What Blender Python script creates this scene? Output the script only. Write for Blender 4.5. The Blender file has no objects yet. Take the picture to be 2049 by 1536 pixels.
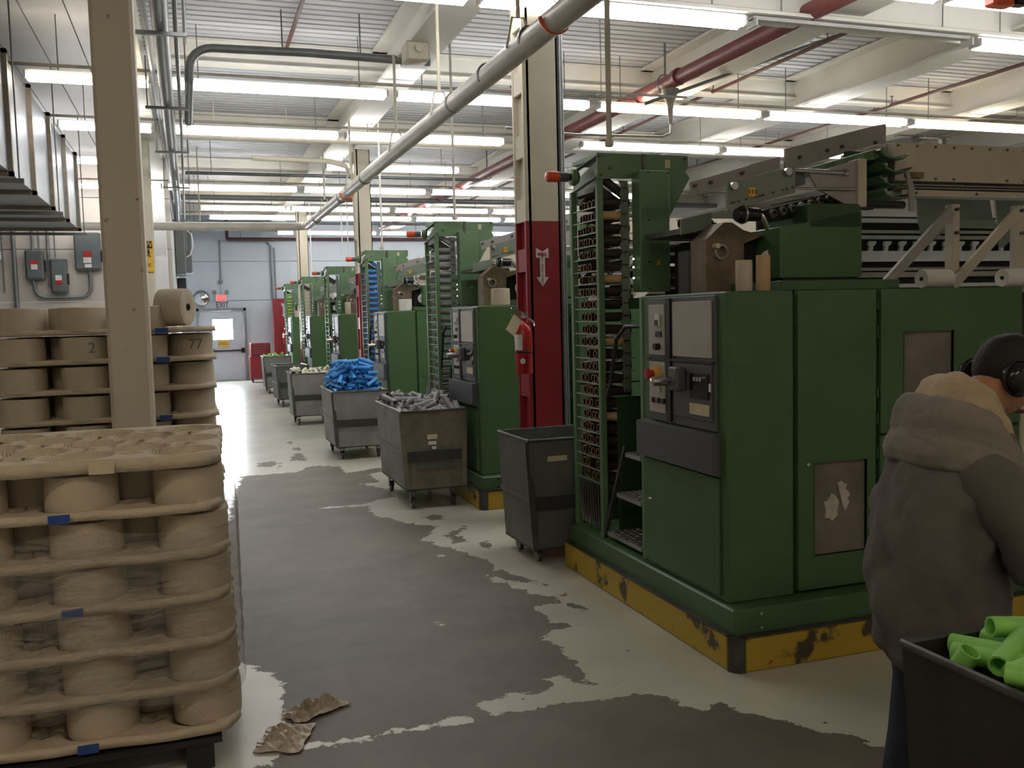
import bpy, math, random
from mathutils import Vector, Matrix, Euler, Quaternion
random.seed(7)
PI = math.pi
C = bpy.context.scene.collection
sc = bpy.context.scene

# ------------------------------------------------------------------ camera, world, exposure
cam = bpy.data.objects.new('camera', bpy.data.cameras.new('camera'))
C.objects.link(cam)
cam.data.sensor_width = 36.0
cam.data.lens = 1850.0 / 2049.0 * 36.0
cam.data.clip_start = 0.05
_R = [[0.9451727227313388, 0.047721691789952086, -0.32306526327869495],
      [-0.32561843757482767, 0.062216835370601374, -0.943452011767316],
      [-0.02492302782479955, 0.9969211129919822, 0.07434471840603045]]
cam.matrix_world = Matrix.Translation((0, 0, 1.68)) @ Matrix(_R).to_4x4()
sc.camera = cam
sc.view_settings.view_transform = 'Standard'
sc.view_settings.look = 'None'
sc.view_settings.gamma = 1.0
sc.view_settings.use_curve_mapping = False
EXPOSURE = 0.0
LAMP = 19.0          # radiance of the fluorescent tubes
DAY = 120.0           # daylight on the frosted pane of the door
sc.view_settings.exposure = EXPOSURE
sc.cycles.use_denoising = True
sc.cycles.max_bounces = 7
sc.cycles.diffuse_bounces = 4
sc.cycles.sample_clamp_indirect = 6.0
w = bpy.data.worlds.new('world'); sc.world = w; w.use_nodes = True
w.node_tree.nodes['Background'].inputs[0].default_value = (0.75, 0.85, 1.0, 1)
w.node_tree.nodes['Background'].inputs[1].default_value = 0.5

# ------------------------------------------------------------------ materials
def mat(name, col, rough=0.6, metal=0.0, var=0.12, scale=6.0, bump=0.0, col2=None, thr=None, coat=0.0, spec=None, fine=0.0):
    m = bpy.data.materials.new(name); m.use_nodes = True
    nt = m.node_tree; b = nt.nodes['Principled BSDF']
    b.inputs['Roughness'].default_value = rough
    b.inputs['Metallic'].default_value = metal
    if spec is not None: b.inputs['Specular IOR Level'].default_value = spec
    if coat: b.inputs['Coat Weight'].default_value = coat
    tc = nt.nodes.new('ShaderNodeTexCoord')
    n = nt.nodes.new('ShaderNodeTexNoise'); n.inputs['Scale'].default_value = scale
    n.inputs['Detail'].default_value = 6; n.inputs['Roughness'].default_value = 0.62
    nt.links.new(tc.outputs['Object'], n.inputs['Vector'])
    r = nt.nodes.new('ShaderNodeValToRGB')
    c = col; k1 = 1 - var; k2 = 1 + var
    if col2 is None:
        r.color_ramp.elements[0].position = 0.3; r.color_ramp.elements[1].position = 0.7
        r.color_ramp.elements[0].color = (c[0]*k1, c[1]*k1, c[2]*k1, 1)
        r.color_ramp.elements[1].color = (min(1, c[0]*k2), min(1, c[1]*k2), min(1, c[2]*k2), 1)
    else:
        t = thr or 0.62
        r.color_ramp.elements[0].position = t; r.color_ramp.elements[1].position = t + 0.05
        r.color_ramp.elements[0].color = (*c, 1); r.color_ramp.elements[1].color = (*col2, 1)
    nt.links.new(n.outputs['Fac'], r.inputs['Fac'])
    nt.links.new(r.outputs['Color'], b.inputs['Base Color'])
    if bump:
        n2 = nt.nodes.new('ShaderNodeTexNoise'); n2.inputs['Scale'].default_value = fine or scale*8
        n2.inputs['Detail'].default_value = 3
        nt.links.new(tc.outputs['Object'], n2.inputs['Vector'])
        bp = nt.nodes.new('ShaderNodeBump'); bp.inputs['Strength'].default_value = bump; bp.inputs['Distance'].default_value = 0.01
        nt.links.new(n2.outputs['Fac'], bp.inputs['Height']); nt.links.new(bp.outputs['Normal'], b.inputs['Normal'])
    return m
def emit(name, col, s):
    m = bpy.data.materials.new(name); m.use_nodes = True
    b = m.node_tree.nodes['Principled BSDF']
    b.inputs['Base Color'].default_value = (*col, 1)
    b.inputs['Emission Color'].default_value = (*col, 1); b.inputs['Emission Strength'].default_value = s
    return m

M = {}
M['green'] = mat('machine_green', (0.060, 0.130, 0.050), 0.42, var=0.10, scale=3, bump=0.03, fine=160)
M['green_light'] = mat('hammered_green', (0.115, 0.205, 0.105), 0.45, var=0.12, scale=5)
M['green_dark'] = mat('dark_green', (0.03, 0.07, 0.025), 0.5)
M['green_grey'] = mat('grey_green_paint', (0.175, 0.215, 0.175), 0.45, var=0.12)
M['yellow'] = mat('safety_yellow', (0.46, 0.31, 0.03), 0.5, col2=(0.07, 0.055, 0.03), thr=0.57, scale=4.2)
M['steel_worn'] = mat('worn_steel', (0.09, 0.085, 0.08), 0.38, metal=0.6, var=0.4, scale=9)
M['panel_grey'] = mat('panel_grey', (0.085, 0.09, 0.095), 0.5, var=0.08)
M['flap_grey'] = mat('flap_grey', (0.075, 0.08, 0.095), 0.45, var=0.1)
M['plate_beige'] = mat('plate_beige', (0.40, 0.37, 0.33), 0.5, var=0.08)
M['beige'] = mat('beige_paint', (0.50, 0.45, 0.37), 0.5, var=0.05)
M['grey_mauve'] = mat('grey_enamel', (0.30, 0.28, 0.27), 0.45, var=0.1)
M['mesh_plate'] = mat('scuffed_grille', (0.17, 0.15, 0.125), 0.7, var=0.3, scale=5, bump=0.3, fine=300)
M['lint'] = mat('lint', (0.55, 0.52, 0.47), 0.95, var=0.2, scale=30, bump=0.6)
M['black'] = mat('black_rubber', (0.012, 0.012, 0.013), 0.5)
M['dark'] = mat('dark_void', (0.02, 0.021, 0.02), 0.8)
M['chrome'] = mat('chrome', (0.6, 0.6, 0.6), 0.18, metal=1.0, var=0.05)
M['alu'] = mat('aluminium', (0.42, 0.42, 0.40), 0.35, metal=0.85, var=0.15)
M['red'] = mat('red_paint', (0.27, 0.018, 0.028), 0.45, var=0.08)
M['red_gloss'] = mat('red_gloss', (0.38, 0.018, 0.022), 0.25, var=0.05)
M['orange_red'] = mat('orange_red_lens', (0.75, 0.10, 0.03), 0.35)
M['cream'] = mat('cream_paint', (0.62, 0.57, 0.46), 0.55, var=0.05, scale=2.5)
M['cream_chip'] = mat('cream_chipped', (0.62, 0.56, 0.46), 0.6, col2=(0.13, 0.07, 0.045), thr=0.655, scale=7)
M['white'] = mat('white_paint', (0.78, 0.79, 0.80), 0.5, var=0.04)
M['deck'] = mat('deck_white', (0.53, 0.54, 0.56), 0.5, var=0.10, scale=0.8)
M['deckrib'] = mat('deck_rib', (0.36, 0.35, 0.34), 0.6, var=0.3, scale=1.2)
M['beam'] = mat('beam_cream', (0.70, 0.68, 0.62), 0.55, var=0.07, scale=1.5)
M['wall'] = mat('wall_blue_white', (0.55, 0.60, 0.66), 0.6, var=0.06, scale=0.9, bump=0.15, fine=14)
M['wall_warm'] = mat('wall_warm_white', (0.60, 0.55, 0.50), 0.6, var=0.05, scale=1.1, bump=0.15, fine=14)
M['galv'] = mat('galvanised', (0.36, 0.39, 0.44), 0.42, metal=0.6, var=0.12, scale=2.5)
M['galv_rib'] = mat('duct_flange', (0.26, 0.23, 0.19), 0.5, metal=0.4, var=0.25)
M['conduit'] = mat('conduit_grey', (0.20, 0.21, 0.22), 0.45, metal=0.4, var=0.15)
M['pipe_silver'] = mat('pipe_silver', (0.58, 0.55, 0.49), 0.42, metal=0.0, var=0.15, scale=4)
M['pipe_red'] = mat('pipe_red', (0.19, 0.05, 0.048), 0.42, var=0.2)
M['lamp_body'] = mat('lamp_body', (0.5, 0.5, 0.48), 0.5)
M['lamp_on'] = emit('lamp_cool', (1.0, 0.985, 0.96), LAMP)
M['lamp_warm'] = emit('lamp_warm', (1.0, 0.86, 0.68), LAMP)
M['pane'] = emit('door_daylight', (0.86, 0.93, 1.0), DAY)
M['exit_red'] = emit('exit_red', (1.0, 0.07, 0.06), 1.5)
M['indicator'] = emit('indicator_white', (1.0, 0.95, 0.8), 2.2)
M['door'] = mat('door_white', (0.52, 0.55, 0.60), 0.5, var=0.08, scale=2)
M['ebox'] = mat('box_grey', (0.11, 0.125, 0.13), 0.5, var=0.1)
M['label_white'] = mat('label_white', (0.7, 0.7, 0.68), 0.6, var=0.06)
M['label_cream'] = mat('label_cream', (0.62, 0.55, 0.38), 0.7)
M['label_yellow'] = mat('label_yellow', (0.75, 0.45, 0.05), 0.6)
M['ink'] = mat('ink_black', (0.02, 0.02, 0.02), 0.6)
M['ink_brown'] = mat('ink_brown', (0.10, 0.03, 0.025), 0.6)
M['ink_grey'] = mat('pencil_grey', (0.16, 0.17, 0.20), 0.8)
M['ink_red'] = mat('ink_red', (0.45, 0.02, 0.02), 0.6)
M['yarn'] = mat('yarn_cream', (0.54, 0.475, 0.365), 0.95, var=0.05, scale=3, bump=0.35, fine=120)
M['yarn_white'] = mat('yarn_white', (0.74, 0.73, 0.69), 0.95, var=0.04, bump=0.3, fine=120)
M['yarn_tan'] = mat('yarn_tan', (0.52, 0.37, 0.20), 0.95, var=0.05, bump=0.4, fine=150)
M['pulp'] = mat('moulded_pulp', (0.58, 0.50, 0.375), 0.9, var=0.10, scale=9, bump=0.4, fine=60)
M['tape_blue'] = mat('tape_blue', (0.02, 0.07, 0.30), 0.5)
M['cart_grey'] = mat('cart_fibre_grey', (0.23, 0.235, 0.235), 0.5, var=0.28, scale=3.5, bump=0.1)
M['cart_brown'] = mat('cart_fibre_brown', (0.17, 0.15, 0.105), 0.55, var=0.3, scale=6, bump=0.1)
M['cart_green'] = mat('cart_fibre_dark', (0.105, 0.12, 0.105), 0.55, var=0.25, scale=4, bump=0.1)
M['cart_black'] = mat('cart_black', (0.028, 0.024, 0.022), 0.5, var=0.25, scale=4)
M['cart_band'] = mat('cart_band', (0.035, 0.036, 0.035), 0.55, var=0.3)
M['cart_rim'] = mat('cart_rim', (0.10, 0.10, 0.10), 0.35, metal=0.5, var=0.3)
M['t_gray'] = mat('tube_grey', (0.27, 0.275, 0.285), 0.45, var=0.15)
M['t_blue'] = mat('tube_blue', (0.055, 0.30, 0.72), 0.4, var=0.12)
M['t_lime'] = mat('tube_lime', (0.27, 0.62, 0.13), 0.45, var=0.12)
M['t_white'] = mat('tube_ivory', (0.80, 0.78, 0.66), 0.5, var=0.05)
M['t_yellow'] = mat('tube_yellow', (0.80, 0.62, 0.05), 0.5, var=0.05)
M['t_brown'] = mat('tube_brown', (0.035, 0.024, 0.020), 0.45, var=0.3)
M['t_tan'] = mat('tube_tan', (0.58, 0.40, 0.20), 0.6, var=0.15)
M['t_end'] = mat('tube_end', (0.42, 0.26, 0.15), 0.6, var=0.3)
M['hoodie'] = mat('hoodie_grey', (0.135, 0.122, 0.11), 0.95, var=0.12, scale=9, bump=0.5, fine=220)
M['hood_grey'] = mat('hood_fleece', (0.24, 0.215, 0.185), 0.95, var=0.12, scale=9, bump=0.5, fine=220)
M['lining'] = mat('hood_lining', (0.50, 0.40, 0.27), 0.98, var=0.12, scale=14, bump=0.7, fine=200)
M['skin'] = mat('skin', (0.42, 0.20, 0.11), 0.55, var=0.08)
M['hair'] = mat('hair_black', (0.008, 0.007, 0.007), 0.75, var=0.3, scale=20, bump=0.6, fine=60)
M['jeans'] = mat('dark_jeans', (0.03, 0.035, 0.05), 0.9, var=0.2, scale=12)
M['gloss_black'] = mat('gloss_black', (0.012, 0.012, 0.013), 0.12)
M['rust'] = mat('rusty_pipe', (0.12, 0.05, 0.042), 0.6, var=.3)
M['maroon'] = mat('maroon_pipe', (0.08, 0.03, 0.03), 0.5)
M['shelf'] = mat('shelf_wire', (0.30, 0.31, 0.29), 0.45, metal=0.3)
M['pallet'] = mat('pallet_black', (0.015, 0.017, 0.020), 0.6, var=0.2)
M['drive_brown'] = mat('grimy_casting', (0.16, 0.115, 0.07), 0.55, var=0.35, scale=7)

def wrap_mat():
    m = bpy.data.materials.new('stretch_film'); m.use_nodes = True
    nt = m.node_tree; nt.nodes.clear()
    out = nt.nodes.new('ShaderNodeOutputMaterial'); mx = nt.nodes.new('ShaderNodeMixShader')
    tr = nt.nodes.new('ShaderNodeBsdfTransparent'); tr.inputs[0].default_value = (0.93, 0.93, 0.92, 1)
    gl = nt.nodes.new('ShaderNodeBsdfPrincipled'); gl.inputs['Base Color'].default_value = (0.55, 0.52, 0.47, 1)
    gl.inputs['Roughness'].default_value = 0.16; gl.inputs['Specular IOR Level'].default_value = 1.0
    tc = nt.nodes.new('ShaderNodeTexCoord'); mp = nt.nodes.new('ShaderNodeMapping')
    mp.inputs['Scale'].default_value = (3.0, 3.0, 14.0); mp.inputs['Rotation'].default_value = (0.25, 0.3, 0)
    n = nt.nodes.new('ShaderNodeTexNoise'); n.inputs['Scale'].default_value = 2.2; n.inputs['Detail'].default_value = 5
    n.inputs['Distortion'].default_value = 1.5
    nt.links.new(tc.outputs['Object'], mp.inputs[0]); nt.links.new(mp.outputs[0], n.inputs['Vector'])
    bp = nt.nodes.new('ShaderNodeBump'); bp.inputs['Strength'].default_value = 0.9; bp.inputs['Distance'].default_value = 0.03
    nt.links.new(n.outputs['Fac'], bp.inputs['Height']); nt.links.new(bp.outputs[0], gl.inputs['Normal'])
    mr = nt.nodes.new('ShaderNodeMapRange'); mr.inputs[1].default_value = 0.4; mr.inputs[2].default_value = 0.75
    mr.inputs[3].default_value = 0.10; mr.inputs[4].default_value = 0.42
    nt.links.new(n.outputs['Fac'], mr.inputs[0]); nt.links.new(mr.outputs[0], mx.inputs[0])
    nt.links.new(tr.outputs[0], mx.inputs[1]); nt.links.new(gl.outputs[0], mx.inputs[2])
    nt.links.new(mx.outputs[0], out.inputs[0])
    return m
M['film'] = wrap_mat()

# ------------------------------------------------------------------ mesh builder
class MB:
    def __init__(s): s.v = []; s.f = []; s.sm = []
    def add(s, vs, fs, smooth=False):
        b = len(s.v); s.v.extend([tuple(p) for p in vs]); s.f.extend([tuple(b+i for i in f) for f in fs]); s.sm.extend([smooth]*len(fs)); return s
    def box(s, x0, x1, y0, y1, z0, z1, bv=0.0):
        if x0 > x1: x0, x1 = x1, x0
        if y0 > y1: y0, y1 = y1, y0
        if z0 > z1: z0, z1 = z1, z0
        if bv <= 0:
            return s.add([(x0,y0,z0),(x1,y0,z0),(x1,y1,z0),(x0,y1,z0),(x0,y0,z1),(x1,y0,z1),(x1,y1,z1),(x0,y1,z1)],
                         [(0,3,2,1),(4,5,6,7),(0,1,5,4),(1,2,6,5),(2,3,7,6),(3,0,4,7)])
        # chamfered box: chamfer all vertical edges and top/bottom rims
        def ring(d, z):
            a, b_, c, e = x0+d, x1-d, y0+d, y1-d; k = bv
            return [(a+k,c,z),(b_-k,c,z),(b_,c+k,z),(b_,e-k,z),(b_-k,e,z),(a+k,e,z),(a,e-k,z),(a,c+k,z)]
        rs = [ring(bv*.6, z0), ring(0, z0+bv*.6), ring(0, z1-bv*.6), ring(bv*.6, z1)]
        vs = sum(rs, []); fs = []
        for i in range(3):
            for j in range(8): fs.append((i*8+j, i*8+(j+1)%8, (i+1)*8+(j+1)%8, (i+1)*8+j))
        fs.append(tuple(range(7,-1,-1))); fs.append(tuple(range(24,32)))
        return s.add(vs, fs)
    def obox(s, c, hx, hy, hz, rot=(0,0,0)):
        E = Euler(rot).to_matrix(); c = Vector(c)
        P = [c + E @ Vector((sx*hx, sy*hy, sz*hz)) for sz in (-1,1) for sy in (-1,1) for sx in (-1,1)]
        return s.add(P, [(0,2,3,1),(4,5,7,6),(0,1,5,4),(2,6,7,3),(0,4,6,2),(1,3,7,5)])
    def prism(s, pts, axis, a, b):
        """pts: 2-D polygon; axis: the extrusion axis 0,1,2 from a to b"""
        def P(p, t):
            return {0:(t,p[0],p[1]), 1:(p[0],t,p[1]), 2:(p[0],p[1],t)}[axis]
        n = len(pts); vs = [P(p,a) for p in pts] + [P(p,b) for p in pts]
        fs = [tuple(range(n-1,-1,-1)), tuple(range(n,2*n))] + [(i,(i+1)%n,n+(i+1)%n,n+i) for i in range(n)]
        return s.add(vs, fs)
    def tube(s, pts, r, n=10, cap=True, smooth=True, rs=None):
        pts = [Vector(p) for p in pts]; rings = []
        up = None
        for i, p in enumerate(pts):
            d = (pts[min(i+1,len(pts)-1)] - pts[max(i-1,0)]).normalized()
            if up is None:
                up = Vector((0,0,1)) if abs(d.z) < .9 else Vector((1,0,0))
            a = d.cross(up)
            if a.length < 1e-5: a = d.orthogonal()
            a.normalize(); b_ = a.cross(d).normalized(); up = b_
            rr = rs[i] if rs else r
            rings.append([p + a*math.cos(2*PI*k/n)*rr + b_*math.sin(2*PI*k/n)*rr for k in range(n)])
        b = len(s.v); vs = sum(rings, [])
        fs = [(i*n+k, i*n+(k+1)%n, (i+1)*n+(k+1)%n, (i+1)*n+k) for i in range(len(pts)-1) for k in range(n)]
        s.add(vs, fs, smooth)
        if cap: s.add(rings[0], [tuple(range(n))]); s.add(rings[-1], [tuple(range(n-1,-1,-1))])
        return s
    def cyl(s, c, r, h, axis=2, n=20, r2=None):
        d = [0,0,0]; d[axis] = h/2; c = Vector(c)
        return s.tube([c-Vector(d), c+Vector(d)], r, n, rs=[r, r if r2 is None else r2])
    def lathe(s, prof, c=(0,0,0), axis=2, n=24, close=False):
        """prof: (radius, height) pairs"""
        vs = []; c = Vector(c)
        for r, h in prof:
            for k in range(n):
                a = 2*PI*k/n; u, v = r*math.cos(a), r*math.sin(a)
                p = {2:(u,v,h), 0:(h,u,v), 1:(u,h,v)}[axis]; vs.append(c+Vector(p))
        m = len(prof)
        fs = [(i*n+k, i*n+(k+1)%n, ((i+1)%m)*n+(k+1)%n, ((i+1)%m)*n+k) for i in range(m if close else m-1) for k in range(n)]
        return s.add(vs, fs, True)
    def loft(s, rings, smooth=True, cap=True, closed=False):
        n = len(rings[0]); m = len(rings); vs = sum([list(r) for r in rings], [])
        fs = [(i*n+k, i*n+(k+1)%n, ((i+1)%m)*n+(k+1)%n, ((i+1)%m)*n+k) for i in range(m if closed else m-1) for k in range(n)]
        s.add(vs, fs, smooth)
        if cap and not closed: s.add(rings[0], [tuple(range(n))], smooth); s.add(rings[-1], [tuple(range(n-1,-1,-1))], smooth)
        return s
    def build(s, name, m, parent=None, loc=None, sharp=True):
        off = Vector((0,0,0))
        if parent is not None: off = world_off(parent)
        elif loc is not None: off = Vector(loc)
        me = bpy.data.meshes.new(name)
        me.from_pydata([tuple(Vector(p)-off) for p in s.v], [], s.f)
        me.polygons.foreach_set('use_smooth', s.sm)
        me.materials.append(M[m] if isinstance(m, str) else m)
        me.validate(); me.update()
        if sharp and any(s.sm):
            try: me.set_sharp_from_angle(angle=math.radians(42))
            except Exception: pass
        o = bpy.data.objects.new(name, me); C.objects.link(o)
        if parent is not None: o.parent = parent
        elif loc is not None: o.location = loc
        return o
OFF = {}
def world_off(o):
    v = Vector(o.location)
    while o.parent is not None:
        o = o.parent; v = v + Vector(o.location)
    return v
def tag(o, label=None, cat=None, group=None, kind=None):
    if label: o['label'] = label
    if cat: o['category'] = cat
    if group: o['group'] = group
    if kind: o['kind'] = kind
    return o
def empty(name, loc, label=None, cat=None, group=None, kind=None):
    o = bpy.data.objects.new(name, None); C.objects.link(o); o.location = loc; o.empty_display_size = 0.1
    return tag(o, label, cat, group, kind)
def copy_tree(o, parent=None):
    c = o.copy(); C.objects.link(c)
    if parent is not None: c.parent = parent
    for ch in list(o.children): copy_tree(ch, c)
    return c
def copy_tree_safe(o):
    kids = {}
    def walk(x): kids[x] = list(x.children); [walk(k) for k in kids[x]]
    walk(o)
    def cp(x, par):
        c = x.copy(); C.objects.link(c)
        if par is not None: c.parent = par
        for k in kids[x]: cp(k, c)
        return c
    return cp(o, None)
def text(name, body, size, loc, rot, m, parent=None, ext=0.0015, align='CENTER', sx=1.0):
    cu = bpy.data.curves.new(name, 'FONT'); cu.body = body; cu.size = size; cu.extrude = ext
    cu.align_x = align; cu.align_y = 'CENTER'
    o = bpy.data.objects.new(name, cu)
    C.objects.link(o)
    dg = bpy.context.evaluated_depsgraph_get()
    me = bpy.data.meshes.new_from_object(o.evaluated_get(dg))
    bpy.data.objects.remove(o)
    me.materials.clear(); me.materials.append(M[m])
    T = Matrix.Translation(Vector(loc)) @ Euler(rot).to_matrix().to_4x4() @ Matrix.Diagonal((sx,1,1,1))
    me.transform(T)
    if parent is not None:
        me.transform(Matrix.Translation(-world_off(parent)))
    o = bpy.data.objects.new(name, me); C.objects.link(o)
    if parent is not None: o.parent = parent
    return o
FRONT = (PI/2, 0, 0)       # text facing -Y
LEFTF = (PI/2, 0, -PI/2)   # text facing -X

# ------------------------------------------------------------------ setting: floor
FMAIN = [[0.42,10.42],[0.8,10.41],[1.03,10.39],[1.21,10.78],[1.51,10.59],[1.49,10.06],[1.94,10.3],[1.87,9.95],[1.72,9.94],[1.76,9.39],[1.54,9.34],[1.67,9.04],[1.77,8.92],[1.7,8.52],[1.55,8.45],[1.36,8.29],[1.04,8.32],[0.94,8.3],[1.39,8.21],[1.4,7.74],[1.58,7.38],[1.77,7.13],[1.63,6.86],[1.61,6.61],[1.74,6.3],[1.83,5.96],[1.83,5.74],[1.93,5.5],[2.01,5.25],[1.86,5.41],[1.75,5.65],[1.74,5.46],[1.87,5.16],[2.01,4.88],[2.07,4.68],[2.02,4.68],[1.96,4.91],[1.77,4.96],[1.79,4.73],[1.78,4.63],[1.93,4.5],[1.7,4.49],[1.66,4.42],[1.67,4.21],[1.66,4.07],[1.66,3.89],[1.64,3.73],[1.57,3.8],[1.55,3.9],[1.44,3.92],[1.47,3.84],[1.43,3.76],[1.31,3.78],[1.19,3.78],[1.12,3.78],[1.1,3.65],[0.86,3.64],[0.74,3.63],[0.54,3.62],[0.41,3.63],[0.3,3.64],[0.29,3.91],[0.32,4.35],[0.1,4.77],[0.06,5.14],[0.08,5.62],[0.12,6.97],[0.28,9.04]]
FLOW = [[0.31,3.6],[0.51,3.59],[0.83,3.6],[1.13,3.6],[1.6,3.6],[1.81,3.58],[1.84,3.55],[1.95,3.34],[2.05,3.35],[2.19,3.13],[2.36,2.91],[2.44,2.75],[2.03,2.2],[1.34,1.49],[-0.07,2.02],[0.08,3.45],[0.24,3.58]]
FPAT = [[[0.64,11.3],[0.86,11.4],[0.82,10.89],[0.66,10.97]],[[1.03,11.31],[1.13,11.83],[1.23,11.9],[1.21,11.17]],[[1.16,12.46],[1.28,12.45],[1.24,12.15],[1.15,12.2]],[[1.12,13.11],[1.24,13.1],[1.2,12.83]],[[1.79,7.6],[1.93,7.54],[1.92,7.38],[1.77,7.42]],[[1.76,6.8],[2.01,7.08],[1.85,6.76],[1.87,6.53],[1.77,6.55]],[[1.95,6.5],[2.04,6.54],[1.93,6.29]],[[0.83,10.68],[0.96,11.34],[0.89,11.12]]]
FCREAM = [[[1.56,6.23],[1.59,6.25],[1.58,6.11]],[[1.56,6.81],[1.6,6.83],[1.59,6.66]],[[0.29,4.48],[0.31,4.47],[0.3,4.42]],[[1.2,4.88],[1.22,4.85],[1.2,4.81]]]
def sdist(px, py, poly):
    d = 1e9; ins = False; n = len(poly); j = n-1
    for i in range(n):
        ax, ay = poly[j]; bx, by = poly[i]
        dx, dy = bx-ax, by-ay; l2 = dx*dx+dy*dy or 1e-9
        t = max(0, min(1, ((px-ax)*dx+(py-ay)*dy)/l2))
        ex, ey = ax+t*dx-px, ay+t*dy-py; q = ex*ex+ey*ey
        if q < d: d = q
        if (ay > py) != (by > py) and px < (bx-ax)*(py-ay)/(by-ay)+ax: ins = not ins
        j = i
    d = math.sqrt(d)
    return -d if ins else d
def floor():
    xs = [-9, -4, -1.2]; x = -0.3
    while x < 2.9: xs.append(x); x += 0.045
    xs += [3.2, 5, 9, 16.5]
    ys = [-3.2, 0, 1.2]; y = 1.5
    while y < 13.3: ys.append(y); y += 0.045 if y < 8.6 else 0.09
    ys += [14, 16, 20, 24, 27.8]
    vs = []; val = []
    bb = []
    for p in FPAT + FCREAM: bb.append((min(q[0] for q in p)-.1, max(q[0] for q in p)+.1, min(q[1] for q in p)-.1, max(q[1] for q in p)+.1))
    for y in ys:
        for x in xs:
            vs.append((x, y, 0))
            if x < -0.4 or x > 2.95 or y > 13.6: val.append(0.5); continue
            d = min(sdist(x, y, FMAIN), sdist(x, y, FLOW))
            for k, p in enumerate(FPAT):
                b = bb[k]
                if b[0] < x < b[1] and b[2] < y < b[3]: d = min(d, sdist(x, y, p))
            for k, p in enumerate(FCREAM):
                b = bb[len(FPAT)+k]
                if b[0] < x < b[1] and b[2] < y < b[3]: d = max(d, -sdist(x, y, p))
            val.append(max(-.5, min(.5, d)))
    nx = len(xs)
    fs = [(j*nx+i, j*nx+i+1, (j+1)*nx+i+1, (j+1)*nx+i) for j in range(len(ys)-1) for i in range(nx-1)]
    me = bpy.data.meshes.new('floor'); me.from_pydata(vs, [], fs)
    at = me.attributes.new('wear', 'FLOAT', 'POINT'); at.data.foreach_set('value', val)
    m = bpy.data.materials.new('worn_painted_concrete'); m.use_nodes = True; nt = m.node_tree; b = nt.nodes['Principled BSDF']
    N = nt.nodes.new; L = nt.links.new
    tc = N('ShaderNodeTexCoord'); a = N('ShaderNodeAttribute'); a.attribute_name = 'wear'
    n1 = N('ShaderNodeTexNoise'); n1.inputs['Scale'].default_value = 9; n1.inputs['Detail'].default_value = 8; n1.inputs['Roughness'].default_value = .65
    L(tc.outputs['Object'], n1.inputs['Vector'])
    s1 = N('ShaderNodeMath'); s1.operation = 'MULTIPLY_ADD'; s1.inputs[1].default_value = 0.26; s1.inputs[2].default_value = -0.13
    L(n1.outputs['Fac'], s1.inputs[0])
    ad = N('ShaderNodeMath'); ad.operation = 'ADD'; L(a.outputs['Fac'], ad.inputs[0]); L(s1.outputs[0], ad.inputs[1])
    mk = N('ShaderNodeMapRange'); mk.inputs[1].default_value = -0.004; mk.inputs[2].default_value = 0.004; L(ad.outputs[0], mk.inputs[0])
    # painted part: pale warm grey with scattered chips
    n2 = N('ShaderNodeTexNoise'); n2.inputs['Scale'].default_value = 1.4; n2.inputs['Detail'].default_value = 7; L(tc.outputs['Object'], n2.inputs['Vector'])
    r2 = N('ShaderNodeValToRGB'); r2.color_ramp.elements[0].position = .3; r2.color_ramp.elements[1].position = .72
    r2.color_ramp.elements[0].color = (0.47, 0.455, 0.385, 1); r2.color_ramp.elements[1].color = (0.64, 0.625, 0.54, 1); L(n2.outputs['Fac'], r2.inputs[0])
    vo = N('ShaderNodeTexVoronoi'); vo.inputs['Scale'].default_value = 5.5; L(tc.outputs['Object'], vo.inputs['Vector'])
    ch = N('ShaderNodeMath'); ch.operation = 'LESS_THAN'; ch.inputs[1].default_value = 0.055; L(vo.outputs['Distance'], ch.inputs[0])
    mxp = N('ShaderNodeMix'); mxp.data_type = 'RGBA'; mxp.inputs[7].default_value = (0.12, 0.105, 0.085, 1)
    L(ch.outputs[0], mxp.inputs[0]); L(r2.outputs[0], mxp.inputs[6])
    # bare concrete
    n3 = N('ShaderNodeTexNoise'); n3.inputs['Scale'].default_value = 2.1; n3.inputs['Detail'].default_value = 9; n3.inputs['Roughness'].default_value = .7; L(tc.outputs['Object'], n3.inputs['Vector'])
    r3 = N('ShaderNodeValToRGB'); r3.color_ramp.elements[0].position = .3; r3.color_ramp.elements[1].position = .7
    r3.color_ramp.elements[0].color = (0.112, 0.096, 0.075, 1); r3.color_ramp.elements[1].color = (0.182, 0.158, 0.127, 1); L(n3.outputs['Fac'], r3.inputs[0])
    mx = N('ShaderNodeMix'); mx.data_type = 'RGBA'; L(mk.outputs[0], mx.inputs[0]); L(r3.outputs[0], mx.inputs[6]); L(mxp.outputs[2], mx.inputs[7])
    L(mx.outputs[2], b.inputs['Base Color'])
    rr = N('ShaderNodeMapRange'); rr.inputs[3].default_value = 0.58; rr.inputs[4].default_value = 0.29; L(mk.outputs[0], rr.inputs[0]); L(rr.outputs[0], b.inputs['Roughness'])
    bp = N('ShaderNodeBump'); bp.inputs['Strength'].default_value = .35; bp.inputs['Distance'].default_value = .004; L(mk.outputs[0], bp.inputs['Height']); L(bp.outputs[0], b.inputs['Normal'])
    me.materials.append(m)
    o = bpy.data.objects.new('floor', me); C.objects.link(o); tag(o, kind='structure')
floor()

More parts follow.
